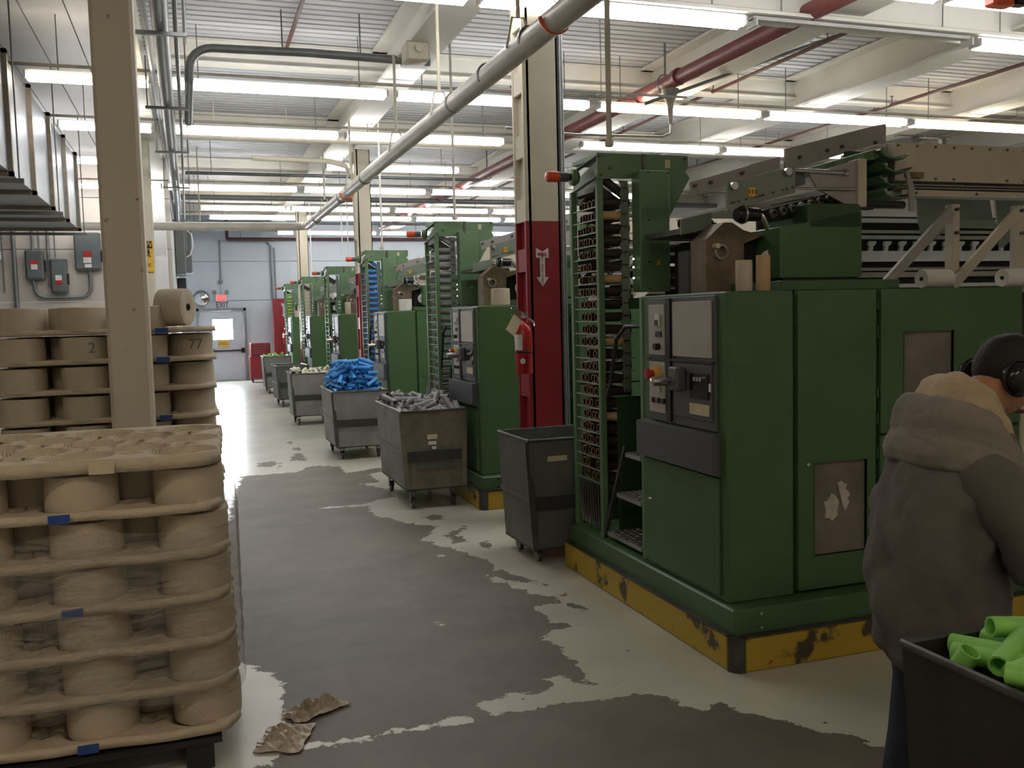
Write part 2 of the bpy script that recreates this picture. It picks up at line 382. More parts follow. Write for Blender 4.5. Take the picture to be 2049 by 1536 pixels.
# ------------------------------------------------------------------ setting: walls
ROOM = (-9.0, 16.5, -3.2, 27.8, 4.7)
wb = empty('wall_back', (0, 27.8, 0), kind='structure')
for z0, z1 in ((0, 2.285), (2.30, 3.40), (3.415, 4.70)):
    if z0 == 0:
        MB().box(-0.3, 0.12, 27.8, 28.0, z0, z1).build('wall_panel', 'wall', wb)
        MB().box(0.12, 1.44, 27.8, 28.0, 2.06, z1).build('wall_panel', 'wall', wb)
        MB().box(1.44, 16.5, 27.8, 28.0, z0, z1).build('wall_panel', 'wall', wb)
    else:
        MB().box(-0.3, 16.5, 27.8, 28.0, z0, z1).build('wall_panel', 'wall', wb)
MB().box(-0.3, 16.5, 27.83, 28.0, 0, 4.7).build('wall_core', 'deckrib', wb)
wl = empty('wall_left', (0, 18.3, 0), kind='structure')
for z0, z1 in ((0, 2.12), (2.13, 3.04), (3.05, 3.96), (3.97, 4.7)):
    MB().box(-9.0, -0.3, 18.3, 18.5, z0, z1, 0.006).build('wall_panel', 'wall_warm', wl)
ws = MB().box(-0.5, -0.3, 18.5, 27.8, 0, 4.7).build('wall_side', 'wall'); tag(ws, kind='structure')
tag(MB().box(16.5, 16.7, -3.2, 27.8, 0, 4.7).build('wall_right', 'wall_warm'), kind='structure')
tag(MB().box(-9.2, -9.0, -3.2, 18.5, 0, 4.7).build('wall_west', 'wall_warm'), kind='structure')
tag(MB().box(-9.2, 16.7, -3.4, -3.2, 0, 4.7).build('wall_front', 'wall_warm'), kind='structure')
# door
d = empty('door_1', (0.78, 27.75, 0), kind='structure')
MB().box(0.18, 1.38, 27.74, 27.78, 0.02, 1.19, 0).box(0.18, 0.53, 27.74, 27.78, 1.19, 1.76).box(1.07, 1.38, 27.74, 27.78, 1.19, 1.76).box(0.18, 1.38, 27.74, 27.78, 1.76, 2.0).build('door_leaf', 'door', d)
MB().box(0.53, 1.07, 27.755, 27.765, 1.19, 1.76).build('window_pane', 'pane', d)
MB().box(0.10, 0.18, 27.70, 27.80, 0, 2.08, .008).box(1.38, 1.46, 27.70, 27.80, 0, 2.08, .008).box(0.10, 1.46, 27.70, 27.80, 2.0, 2.08, .008).build('door_frame', 'conduit', d)
pb = MB().box(0.50, 1.36, 27.64, 27.68, 0.84, 0.90, .01).build('push_bar', 'black', d)
MB().box(1.28, 1.38, 27.64, 27.74, 0.80, 0.94, .01).box(0.48, 0.56, 27.66, 27.74, 0.82, 0.92, .01).build('bar_housing', 'black', d)
nt_ = MB().box(0.66, 0.94, 27.73, 27.738, 0.97, 1.16).build('notice', 'label_yellow', d)
text('notice_lettering', 'PUSH UNTIL\nALARM SOUNDS', 0.045, (0.80, 27.727, 1.07), FRONT, 'ink', d)

# ------------------------------------------------------------------ setting: ceiling
def deck():
    # corrugated deck, ribs along X
    vs = []; fs = []; y = -3.2; x0, x1 = -0.62, 16.5
    prof = []
    while y < 27.8:
        prof += [(y, 4.70), (y+.105, 4.70), (y+.115, 4.735), (y+.14, 4.735)]; y += 0.15
    mb = MB()
    vs = [(x0, p[0], p[1]) for p in prof] + [(x1, p[0], p[1]) for p in prof]; n = len(prof)
    mb.add(vs, [(i, n+i, n+i+1, i+1) for i in range(n-1)])
    c = empty('ceiling', (0, 12, 4.7), kind='structure')
    o = mb.build('corrugated_deck', 'deck', c)
    # left bay: sheets with seams along Y
    mb = MB(); x = -9.0
    while x < -0.62:
        mb.box(x+.006, min(x+.40, -0.62)-.006, -3.2, 18.5, 4.69, 4.73); x += 0.40
    mb.build('deck_sheets', 'deck', c)
    MB().box(-9.2, 16.7, -3.4, 28, 4.76, 4.82).build('roof_slab', 'deckrib', c)
deck()
k = 1
def trim(mb, m='beam'):
    global k
    o = mb.build('trim_%d' % k, m); tag(o, kind='structure'); k += 1; return o
def ibeam_y(x, y0, y1, zb=4.28, zt=4.62, w=.30):
    mb = MB(); mb.box(x-w/2, x+w/2, y0, y1, zb, zb+.03); mb.box(x-w/2, x+w/2, y0, y1, zt-.03, zt); mb.box(x-.02, x+.02, y0, y1, zb+.03, zt-.03); trim(mb)
for x in (2.24, 5.60, 7.7, 10.3, 13.0, -0.46, -3.1):
    y1 = 27.8 if x > 0 else 18.3
    ibeam_y(x, -3.2, y1, 4.26 if x > 0 else 4.3, 4.69, .38 if x > 0 else .2)
def ibeam_x(y, x0, x1, zb, zt, w=.26):
    mb = MB(); mb.box(x0, x1, y-w/2, y+w/2, zb, zb+.03); mb.box(x0, x1, y-w/2, y+w/2, zt-.03, zt); mb.box(x0, x1, y-.02, y+.02, zb+.03, zt-.03); trim(mb)
ibeam_x(7.0, 2.9, 16.5, 4.16, 4.69, .30)
ibeam_x(14.3, -0.3, 16.5, 4.34, 4.69); ibeam_x(21.7, -0.28, 16.5, 4.34, 4.69); ibeam_x(10.6, -0.3, 16.5, 4.42, 4.69, .16)
ibeam_x(18.1, -0.28, 16.5, 4.42, 4.69, .16); ibeam_x(25.0, -0.28, 16.5, 4.42, 4.69, .16)

# ------------------------------------------------------------------ columns
def column(x0, x1, y, zt, low, label, red=True):
    e = empty('column', ((x0+x1)/2, y+.13, 0), kind='structure')
    del e['kind']; tag(e, label, 'column', 'steel building columns')
    def body(nm, z0, z1, m):
        mb = MB()
        mb.box(x0+.03, x1, y, y+.012, z0, z1).box(x0+.03, x1, y+.248, y+.26, z0, z1)      # cover plates
        mb.box(x1-.012, x1, y, y+.26, z0, z1)
        mb.box(x0, x0+.05, y+.0, y+.03, z0, z1).box(x0, x0+.05, y+.23, y+.26, z0, z1)     # channel lips
        z = z0
        while z < z1-.05:
            mb.box(x0+.006, x0+.03, y+.03, y+.23, z, min(z+.18, z1)); z += .50
        mb.box(x0+.045, x0+.055, y+.03, y+.23, z0, z1)
        return mb.build(nm, m, e)
    if red:
        body('red_casing', 0.02, low, 'red'); body('cream_casing', low, zt, 'cream')
    else:
        mb = MB().box(x0, x1, y, y+.26, .02, zt, .02); mb.build('casing', 'cream_chip' if y < 8 else 'cream', e)
    MB().box(x0-.05, x1+.05, y-.05, y+.31, 0, .02).build('base_plate', 'steel_worn', e)
    return e
c1 = column(2.51, 2.80, 6.9, 4.26, 2.415, 'nearest right column, cream above and dark red below, with extinguisher sign')
c2 = column(2.44, 2.68, 14.3, 4.26, 2.38, 'slim yellowish column with red lower part beside the blue tube rack')
c3 = column(2.34, 2.58, 21.7, 4.26, 1.2, 'far cream column standing where the silver pipe turns')
c4 = column(-0.49, -0.25, 6.0, 4.30, 0, 'chipped cream column in front of the left yarn stacks', False)
c5 = column(-0.80, -0.475, 14.3, 4.30, 0, 'cream column behind the chipped one, wearing a yellow caution sign', False)
c6 = MB().box(-0.74, -0.38, 17.9, 18.25, 0, 4.6, .01).build('white_chase', 'white'); tag(c6, 'tall bright white boxed riser against the left wall', 'riser')
# conduits up the right side of the first column
for i, (xx, yy, r) in enumerate(((2.825, 6.93, .018), (2.865, 6.98, .018))):
    o = MB().tube([(xx, yy, 0.0), (xx, yy, 4.2)], r).build('column_conduit', 'conduit')
    tag(o, ('grey conduit hugging the right face of the red and cream column', 'outer grey conduit running up right of the red and cream column')[i], 'conduit')
# FIRE EXTINGUISHER arrow sign
def arrow_sign(x, y, ztop, zbot, label, w=.10):
    e = empty('extinguisher_sign', (x, y, zbot), label, 'sign')
    zz = ztop
    P = [(x-w*.5, zz), (x, zz-.03*w/.1), (x+w*.5, zz), (x+w*.5, zz-.075*w/.1), (x+w*.2, zz-.075*w/.1), (x+w*.2, zbot+.07*w/.1), (x+w*.5, zbot+.07*w/.1), (x, zbot), (x-w*.5, zbot+.07*w/.1), (x-w*.2, zbot+.07*w/.1), (x-w*.2, zz-.075*w/.1), (x-w*.5, zz-.075*w/.1)]
    MB().prism(P, 1, y-.004, y).build('arrow_plate', 'label_white', e)
    text('sign_lettering', 'FIRE', .040*w/.1, (x, y-.006, zz-.052*w/.1), FRONT, 'ink_red', e)
    text('sign_lettering', '\n'.join('EXTINGUISHER'), .019*w/.1, (x, y-.006, (zz-.08+zbot+.045)/2), FRONT, 'ink_red', e, sx=1.3)
    return e
arrow_sign(2.64, 6.895, 2.205, 1.90, 'white FIRE EXTINGUISHER arrow on the dark red part of the near column', .105)

# caution sign on second left column
e = empty('caution_sign', (-.68, 14.29, 2.44), 'yellow SLOW high traffic area sign with forklift and walker', 'sign')
MB().box(-.79, -.488, 14.28, 14.295, 2.42, 2.87, .008).build('sign_plate', 'label_yellow', e)
MB().box(-.78, -.498, 14.272, 14.281, 2.76, 2.86).build('sign_header', 'ink', e)
text('sign_lettering', 'SLOW', .105, (-.64, 14.268, 2.81), FRONT, 'label_yellow', e)
text('sign_lettering', 'HIGH\nTRAFFIC\nAREA', .062, (-.64, 14.275, 2.52), FRONT, 'ink', e)
dx = .05
mb = MB().cyl((-.60+dx, 14.276, 2.735), .014, .006, 1, 10)
mb.obox((-.60+dx, 14.276, 2.695), .010, .003, .028).obox((-.587+dx, 14.276, 2.655), .006, .003, .025, (0, -.5, 0)).obox((-.615+dx, 14.276, 2.655), .006, .003, .025, (0, .5, 0)).obox((-.60+dx, 14.276, 2.705), .028, .003, .005, (0, .4, 0))
mb.build('walker_symbol', 'ink', e)
MB().box(-.74+dx, -.68+dx, 14.273, 14.279, 2.66, 2.73).box(-.68+dx, -.665+dx, 14.273, 14.279, 2.64, 2.75).box(-.665+dx, -.63+dx, 14.273, 14.279, 2.64, 2.648).cyl((-.73+dx, 14.276, 2.65), .014, .006, 1, 10).cyl((-.69+dx, 14.276, 2.65), .014, .006, 1, 10).build('forklift_symbol', 'ink', e)
# ------------------------------------------------------------------ fluorescent lamps
LZ = 4.08
rows = [
 (5.95, [(3.45, 5.68, 1), (5.76, 8.0, 1), (8.1, 10.3, 1)], 'row before the big beam'),
 (0.6, [(-5.2, -2.95, 2), (-2.85, -.6, 2)], 'row above the viewer'),
 (-1.2, [(-.5, 1.75, 2), (4.2, 6.4, 2)], 'row behind the viewer'),
 (6.93, [(-.15, 2.1, 1), (2.18, 4.52, 1), (4.60, 6.94, 0), (7.02, 9.35, 1), (9.43, 11.7, 1)], 'nearest row'),
 (10.1, [(-1.42, -.28, 2), (-.13, 2.11, 1), (2.20, 4.49, 1), (4.60, 6.81, 2), (6.90, 9.06, 1), (9.15, 11.3, 2)], 'second row'),
 (12.45, [(-1.42, -.35, 1), (-.18, 1.94, 1), (2.02, 4.23, 1), (5.40, 7.66, 1), (7.76, 9.95, 1)], 'third row'),
 (15.0, [(-2.9, -.75, 1), (2.1, 4.3, 1)], 'fourth row'),
 (17.65, [(-2.55, -.40, 1), (-.32, 1.95, 1), (2.05, 4.38, 1), (4.48, 6.75, 1), (6.85, 9.1, 1)], 'fifth row'),
 (20.7, [(.25, 2.02, 2), (2.12, 4.3, 1), (4.4, 6.6, 1), (6.7, 8.9, 1)], 'sixth row'),
 (22.5, [(.46, 2.8, 1), (2.9, 5.2, 1), (5.3, 7.5, 1), (7.6, 9.8, 1)], 'seventh row'),
 (26.3, [(2.30, 2.75, 1), (2.82, 5.05, 1), (5.13, 7.4, 1), (7.5, 9.7, 1)], 'last row by the back wall'),
]
ordn = ['leftmost', 'second from left', 'third from left', 'fourth from left', 'fifth from left', 'sixth from left']
# the cart side of the hall to the right of the frame is lit the same way
protos = {}
def lamp(x0, x1, y, on, label, group):
    t = empty('fluorescent_lamp', ((x0+x1)/2, y, LZ), label, 'lamp', group)
    L_ = x1-x0; key = (round(L_, 2), on)
    if key in protos:
        for ch in protos[key].children:
            c = ch.copy(); C.objects.link(c); c.parent = t
    else:
        MB().box(x0, x1, y-.035, y+.035, LZ+.040, LZ+.070).build('strip_housing', 'lamp_body', t)
        mt = {0: 'plate_beige', 1: 'lamp_on', 2: 'lamp_warm'}[on]
        if on:
            for s in (-1, 1):
                MB().tube([(x0+.03, y+s*.048, LZ-.005), (x1-.03, y+s*.048, LZ-.005)], .028, 8).build('tube', mt, t)
        MB().box(x0, x0+.02, y-.07, y+.07, LZ-.02, LZ+.05).build('socket', 'lamp_body', t); MB().box(x1-.02, x1, y-.07, y+.07, LZ-.02, LZ+.05).build('socket', 'lamp_body', t)
        protos[key] = t
        MB().tube([(x0+.3, y, LZ+.06), (x0+.3, y, 4.69)], .006, 6).build('hanger_rod', 'conduit', t); MB().tube([(x1-.3, y, LZ+.06), (x1-.3, y, 4.69)], .006, 6).build('hanger_rod', 'conduit', t)
    return t
bpy.context.view_layer.update()
for y, segs, nm in rows:
    for i, (a, b, on) in enumerate(segs):
        st = {0: 'unlit fluorescent strip', 1: 'cool white fluorescent strip', 2: 'warm tinted fluorescent strip'}[on]
        lamp(a, b, y, on, '%s, %s in the %s' % (st, ordn[i], nm), 'fluorescent strips under the deck')
for yy in (6.93, 10.1, 12.45, 17.65, 22.5):
    MB_ = MB().box(-0.5 if yy > 18 else -2.9, 12.0, yy-.02, yy+.02, 4.19, 4.215)
    trim(MB_, 'galv_rib')

# ------------------------------------------------------------------ pipes and conduits
def piece(name, m, label, cat, mb, group=None):
    o = mb.build(name, m); return tag(o, label, cat, group)
# silver pipe along the aisle, then turning left
PZ = 3.35
e = empty('silver_pipe', (2.0, 3.0, PZ), 'long silver grey overhead pipe running down the aisle and turning left', 'pipe')
pts = [(2.0, 1.6, 3.30), (2.0, 9, 3.34), (2.0, 16.7, 3.35)]
MB().tube(pts, .072, 18).tube([(2.0, 16.7, 3.35), (1.98, 16.85, 3.35), (1.90, 16.96, 3.35), (1.78, 17.0, 3.35), (-2.6, 17.0, 3.33)], .072, 18).build('pipe_run', 'pipe_silver', e)
for yy in (4.55, 5.35, 6.2, 7.05, 11.0, 12.8, 15.5):
    MB().cyl((2.0, yy, 3.335), .078, .035, 1, 18).build('coupling', 'conduit', e)
for yy in (4.95, 12.4):
    MB().tube([(2.0+.085*math.cos(a), yy+.02*math.sin(a), 3.335+.085*math.sin(a)) for a in [PI+i*PI/10 for i in range(11)]], .012, 8).build('orange_strap', 'orange_red', e)
for yy in (5.55, 7.5, 9.2, 12.0, 14.5):
    MB().tube([(1.92, yy, 3.33), (1.96, yy, 3.52), (2.04, yy, 3.52), (2.08, yy, 3.33)], .008, 6).tube([(2.0, yy, 3.52), (2.0, yy, 4.27)], .014, 8).build('hanger', 'cream', e)
MB().tube([(.2, 17.0, 3.43), (.2, 17.0, 4.69)], .012, 8).build('hanger', 'cream', e)
# dark red sprinkler main
e = empty('sprinkler_main', (5.15, 3.0, 4.2), 'thick dark red sprinkler main under the right hand beams', 'pipe')
MB().tube([(5.22, 1.0, 4.24), (5.2, 8, 4.24), (5.14, 14, 4.24), (5.14, 26, 4.24)], .085, 16).build('pipe_run', 'pipe_red', e)
for yy in (5.6, 9.2, 12.3, 14.6, 18, 21):
    MB().cyl((5.17, yy, 4.24), .095, .07, 1, 16).build('coupling', 'pipe_red', e)
for yy in (9.5, 16.2):
    MB().tube([(5.17, yy, 4.3), (5.17, yy, 4.69)], .012, 8).tube([(5.17+.1*math.cos(a), yy, 4.24+.1*math.sin(a)) for a in [i*PI/8 for i in range(17)]], .008, 6).build('hanger', 'conduit', e)
# branch sprinkler lines (diagonal to the aisle)
for i, (x, y0, y1, z, lab) in enumerate(((6.4, 1, 26, 4.45, 'thin rusty sprinkler branch with upright heads right of the main'), (9.2, 1, 26, 4.42, 'thin rusty sprinkler branch near the right edge of the ceiling'), (1.1, 1, 11, 4.62, 'thin rusty branch line above the first lamp rows at left'))):
    e = empty('sprinkler_branch', (x, y0, z), lab, 'pipe')
    MB().tube([(x, y0, z), (x, y1, z)], .022, 8).build('pipe_run', 'rust', e)
    for yy in [y0+1.7+2.6*j for j in range(int((y1-y0)/2.6))]:
        MB().cyl((x, yy, z+.06), .010, .10, 2, 8).cyl((x, yy, z+.115), .026, .008, 2, 8).build('sprinkler_head', 'conduit', e)
        MB().tube([(x, yy+.35, z+.02), (x, yy+.35, 4.69)], .006, 6).build('hanger', 'conduit', e)
# thin pipes crossing the hall
for i, (y, z, r, x0, x1, m, lab) in enumerate((
    (16.0, 4.10, .030, .0, 4.95, 'conduit', 'dark pipe crossing the hall behind the third lamp row'),
    (13.4, 4.22, .060, .0, 5.0, 'cream', 'cream pipe crossing above the aisle before the second columns'),
    (19.6, 4.17, .055, -.25, 12, 'conduit', 'thick grey pipe crossing in front of the sixth lamp row'),
    (24.0, 4.12, .035, -.25, 12, 'conduit', 'grey pipe crossing high in front of the back wall'),
    (27.6, 4.03, .045, 1.0, 12, 'maroon', 'maroon pipe along the top of the back wall'),
    (8.9, 3.95, .012, 3.1, 5.1, 'alu', 'bright thin tube looping below the red main'),
    (18.6, 4.33, .018, .0, 4.9, 'conduit', 'thin dark rod high behind the fifth lamp row'))):
    piece('cross_pipe', m, lab, 'pipe', MB().tube([(x0, y, z), (x1, y, z)], r, 10).tube([((x0+x1)/2, y, z), ((x0+x1)/2, y, 4.70)], .006, 6).tube([(x0+.4, y, z), (x0+.4, y, 4.70)], .006, 6))
piece('drain_loop', 'maroon', 'maroon dropped pipe bend over the exit sign', 'pipe', MB().tube([(1.02, 27.48, 4.70), (1.02, 27.48, 4.05), (1.08, 27.48, 4.0), (2.3, 27.48, 4.0)], .045, 10))
# conduits running with the aisle at the left
e = empty('conduit_rack', (-.15, 2, 3.9), 'bundle of grey conduits running down the aisle above the left columns', 'conduit')
MB().tube([(-.10, 3, 3.86), (-.13, 9, 3.88), (-.16, 18.0, 3.86), (-.22, 23.5, 3.84), (-.22, 23.7, 3.6), (-.22, 23.7, 2.9)], .060, 12).build('large_conduit', 'conduit', e)
MB().tube([(-.015, 3, 3.90), (-.02, 12, 3.90), (-.06, 20, 3.90), (-.06, 23.4, 3.9), (-.06, 23.5, 3.4)], .017, 8).build('thin_conduit', 'conduit', e)
MB().tube([(-.26, 3, 4.20), (-.26, 18, 4.20), (-.27, 24, 4.18)], .026, 8).build('thin_conduit', 'conduit', e)
MB().tube([(.05, 3, 4.19), (.05, 9.0, 4.19)], .016, 8).build('thin_conduit', 'conduit', e)
for yy in (5.2, 7.4, 9.9, 12.4, 15.6, 20.5):
    MB().box(-.34, .06, yy-.02, yy+.02, 3.79, 3.815).tube([(-.32, yy, 3.8), (-.32, yy, 4.3)], .008, 6).tube([(.05, yy, 3.8), (.05, yy, 4.69)], .008, 6).build('cross_bracket', 'conduit', e)
# overhead conduit that bends down
e = empty('bent_conduit', (.1, 9.5, 4.2), 'grey conduit elbow dropping from a run that crosses to the beam box', 'conduit')
P = [(2.18, 9.3, 4.25), (1.2, 9.4, 4.29), (.30, 9.5, 4.30)]
P += [(.30-.22*math.sin(a), 9.5, 4.08+.22*math.cos(a)) for a in [i*PI/12 for i in range(1, 7)]] + [(.075, 9.5, 4.0), (.06, 10.9, 3.88)]
MB().tube(P, .042, 12).build('pipe_run', 'conduit', e)
MB().box(2.10, 2.38, 9.22, 9.36, 4.19, 4.31, .01).build('junction_box', 'conduit', e)
MB().tube([(.95, 9.42, 4.3), (.95, 9.42, 4.69)], .008, 6).build('hanger_rod', 'conduit', e); MB().tube([(1.7, 9.36, 4.27), (1.7, 9.36, 4.69)], .008, 6).build('hanger_rod', 'conduit', e)
tag(MB().box(2.02, 2.24, 8.7, 8.95, 4.10, 4.28, .02).cyl((2.13, 8.68, 4.2), .035, .05, 1, 12).build('valve_box', 'cream'), 'cream fitting box with dark knob on the aisle beam', 'box')
# second column conduit, bend
piece('bent_conduit', 'cream', 'cream curved conduit joining the second right column', 'conduit', MB().tube([(.9, 13.7, 3.98), (2.0, 13.8, 3.98), (2.25, 13.9, 3.93), (2.36, 14.0, 3.80), (2.41, 14.1, 3.6), (2.41, 14.2, 2.9)], .035, 10).tube([(1.4, 13.75, 3.98), (1.4, 13.75, 4.70)], .006, 6))
for i, (x, y, lab) in enumerate(((2.62, 21.55, 'white drop pole left of the far machines'), (3.3, 20.5, 'white drop pole left of the blue tube tower'), (3.0, 19.4, 'thin white drop rod between the far columns'), (2.53, 9.03, 'grey drop pole reaching down to the second tower'), (2.34, 4.98, 'pale drop pole reaching down to the nearest tower'), (2.55, 12.9, 'pale drop pole over the third tower'))):
    piece('drop_pole', 'white' if i < 3 else 'pipe_silver', lab, 'pole', MB().tube([(x, y, 2.64), (x, y, 4.70)], .013 if i != 4 else .017, 8).cyl((x, y, 2.66), .026, .03, 2, 10))
piece('brace_strut', 'conduit', 'dark diagonal strut rising right in front of the red main', 'strut', MB().tube([(4.75, 9.2, 3.93), (6.9, 8.8, 4.68)], .018, 8))
e = empty('drain_funnel', (4.95, 9.35, 3.9), 'brown funnel hanging under the red main', 'funnel')
MB().lathe([(.10, .16), (.035, -.02), (.022, -.22), (.016, -.22), (.03, -.02), (.095, .16)], (5.15, 9.35, 3.98), 2, 14).build('cone', 'galv_rib', e)
MB().tube([(5.15, 9.35, 3.78), (5.15, 9.35, 3.66), (5.05, 9.35, 3.62), (4.0, 9.35, 3.60), (3.2, 9.35, 3.64)], .014, 8).build('drain_tube', 'alu', e)
# hanging red reel / lamp at the top right corner of the view
e = empty('exit_beacon', (5.9, 5.5, 3.95), 'orange red box with black end hanging at the top right corner', 'beacon')
MB().box(5.70, 5.90, 5.44, 5.56, 3.88, 4.10, .02).build('red_shell', 'orange_red', e)
MB().box(5.90, 6.05, 5.45, 5.55, 3.90, 4.10, .02).build('black_end', 'gloss_black', e)
MB().tube([(5.85, 5.5, 4.1), (5.85, 5.5, 4.69)], .01, 6).build('hanger', 'conduit', e)
e = empty('far_window_column', (9.3, 17.6, 0), 'pale distant column seen between tower and carriage', 'column')
MB().box(9.15, 9.4, 17.9, 18.15, 0, 4.3).build('casing', 'white', e)
MB().box(9.40, 9.46, 17.9, 17.96, 0, 4.3).build('conduit', 'conduit', e)

# ------------------------------------------------------------------ duct
e = empty('air_duct', (-2.6, 8.0, 3.05), 'large galvanised sheet metal duct with flanged joints hanging top left', 'duct')
fl = [5.2, 6.7, 8.05, 9.45, 10.75, 12.1, 13.45, 14.75]
for a, b in zip(fl[:-1], fl[1:]):
    mb = MB()
    x1 = -1.5
    mb.box(-4.2, x1, a+.012, b-.012, 3.08, 4.12)
    mb.build('duct_section', 'galv', e)
for a in fl:
    mb = MB()
    mb.box(-4.24, -1.46, a-.03, a+.03, 3.04, 3.08).box(-4.24, -1.46, a-.03, a+.03, 4.12, 4.16).box(-1.50, -1.46, a-.03, a+.03, 3.04, 4.16).box(-4.24, -4.2, a-.03, a+.03, 3.04, 4.16)
    mb.build('flange', 'galv_rib', e)
for a in fl[1::2]:
    MB().tube([(-1.42, a, 3.02), (-1.42, a, 4.69)], .008, 6).box(-4.3, -1.38, a-.02, a+.02, 2.98, 3.02).build('hanger_rod', 'conduit', e)

# ------------------------------------------------------------------ electrical boxes on the left wall (y = 18.3)
def ebox(x0, x1, z0, z1, m, label, stk):
    e = empty('disconnect_switch', ((x0+x1)/2, 18.3, z0), label, 'electrical box')
    MB().box(x0, x1, 18.12, 18.3, z0, z1, .02).build('enclosure', m, e)
    MB().box(x0+.02, x1-.02, 18.10, 18.125, z0+.03, z1-.03, .01).build('cover', m, e)
    xm = (x0+x1)/2
    for nm, mm, a, b, c, d in stk: MB().box(xm+a, xm+b, 18.09, 18.10, z0+c, z0+d).build(nm, mm, e)
    MB().box(x1, x1+.03, 18.14, 18.2, z0+.15, z0+.35, .01).build('lever', 'black', e)
ebox(-2.72, -2.43, 2.50, 3.02, 'ebox', 'leftmost dark grey disconnect switch with red over white sticker', (('sticker_red', 'ink_red', -.06, .06, .27, .33), ('sticker_white', 'label_white', -.05, .05, .18, .27)))
ebox(-2.33, -2.07, 2.26, 2.87, 'ebox', 'middle grey disconnect switch with white over red sticker', (('sticker_white', 'label_white', -.05, .05, .23, .32), ('sticker_red', 'ink_red', -.05, .05, .16, .23)))
ebox(-1.93, -1.50, 2.66, 3.33, 'ebox', 'largest grey panel box beside the chipped column with red dot sticker', (('sticker_red', 'ink_red', -.06, .06, .24, .34), ('sticker_white', 'label_white', -.07, .06, .13, .23), ('sticker_white', 'label_white', -.05, .06, .05, .11)))
P = [(-2.62, 18.2, 2.5), (-2.60, 18.2, 2.38)] + [(-2.40-.20*math.cos(a), 18.2, 2.35-.16*math.sin(a)) for a in [i*PI/12 for i in range(1, 7)]] + [(-2.0, 18.2, 2.19)] + [(-1.86+.16*math.sin(a), 18.2, 2.36-.17*math.cos(a)) for a in [i*PI/12 for i in range(1, 7)]] + [(-1.70, 18.2, 2.66)]
piece('flexible_conduit', 'conduit', 'thick flexible conduit looping under the three grey boxes', 'conduit', MB().tube(P, .035, 10))
for i, x in enumerate((-2.60, -2.50, -2.36, -2.25)):
    piece('wall_conduit', 'conduit', ('conduit dropping into the leftmost disconnect box', 'thinner conduit beside it above the leftmost box', 'dark conduit between the left and middle boxes', 'thin conduit above the middle box')[i], 'conduit', MB().tube([(x, 18.22, (3.02, 3.02, 2.4, 2.87)[i]), (x, 18.22, 4.3)], (.025, .016, .028, .012)[i], 8))
piece('wall_conduit', 'conduit', 'tall wide grey conduit at far left running down the wall', 'conduit', MB().tube([(-2.90, 18.22, 1.8), (-2.90, 18.22, 4.3)], .04, 8))
e = empty('control_station', (-3.15, 18.3, 2.9), 'small pale switch boxes at the left edge of the wall', 'electrical box')
MB().box(-3.25, -3.10, 18.2, 18.3, 2.86, 3.0, .01).build('pale_box', 'label_white', e); MB().box(-3.3, -3.17, 18.2, 18.3, 2.7, 2.84, .01).build('dark_box', 'ebox', e)
MB().tube([(-3.08, 18.24, 2.3), (-3.08, 18.24, 4.3)], .015, 8).build('conduit', 'conduit', e)
# panel on the side wall
e = empty('breaker_panel', (-.2, 22, 2.8), 'grey breaker panels with looping cable on the side wall', 'electrical box')
MB().box(-.294, -.08, 21.4, 22.6, 2.75, 3.75, .02).build('enclosure', 'ebox', e)
MB().box(-.294, .05, 24.0, 24.6, 2.9, 3.9, .02).build('enclosure', 'ebox', e)
MB().box(-.294, -.10, 22.7, 23.4, 2.45, 2.72, .02).build('enclosure', 'black', e)
MB().tube([(-.05, 22, 3.75), (.06, 22, 3.65), (.08, 22, 3.4), (.02, 22, 3.2), (-.06, 22, 3.15)], .014, 8).build('cable', 'white', e)
MB().tube([(.07, 24.3, 3.9), (.07, 24.3, 4.3)], .02, 8).build('conduit', 'conduit', e)
# convex mirror
e = empty('convex_mirror', (.26, 27.7, 2.37), 'round convex safety mirror left of the exit door', 'mirror')
MB().lathe([(.001, -.10), (.08, -.09), (.15, -.06), (.20, -.02), (.215, .0)], (.26, 27.68, 2.37), 1, 24).build('dome', 'chrome', e)
MB().lathe([(.205, .0), (.23, .0), (.23, .04), (.205, .04)], (.26, 27.66, 2.37), 1, 24, True).build('rim', 'conduit', e)
MB().tube([(.26, 27.7, 2.37), (.26, 27.8, 2.37)], .015, 8).build('bracket', 'conduit', e)
# exit sign with emergency heads
e = empty('exit_sign', (.80, 27.7, 2.28), 'small glowing red exit sign with twin emergency lamps above the door', 'sign')
MB().box(.64, .93, 27.68, 27.8, 2.28, 2.47, .01).build('sign_box', 'label_white', e)
MB().box(.66, .91, 27.67, 27.682, 2.30, 2.45).build('lit_face', 'exit_red', e)
text('sign_lettering', 'EXIT', .13, (.785, 27.665, 2.375), FRONT, 'label_white', e)
for s in (-1, 1):
    MB().lathe([(.03, 0.0), (.065, -.06), (.06, -.06), (.02, -.01)], (.785+s*.17, 27.68, 2.53), 1, 14).tube([(.785+s*.17, 27.7, 2.52), (.785+s*.1, 27.74, 2.46)], .01, 6).build('lamp_head', 'alu', e)
e = empty('exit_lettering', (.82, 27.79, 2.15), 'dark brown painted EXIT lettering on the wall over the door', 'lettering')
text('letters', 'EXIT', .235, (.82, 27.79, 2.165), FRONT, 'ink_brown', e, ext=.002, sx=.72)
piece('wall_conduit', 'conduit', 'conduit dropping to the exit sign', 'conduit', MB().tube([(.80, 27.74, 2.85), (.82, 27.74, 4.0)], .022, 8).cyl((.80, 27.74, 2.82), .055, .10, 2, 12).tube([(.80, 27.74, 2.78), (.78, 27.72, 2.60), (.82, 27.74, 2.5)], .008, 6))
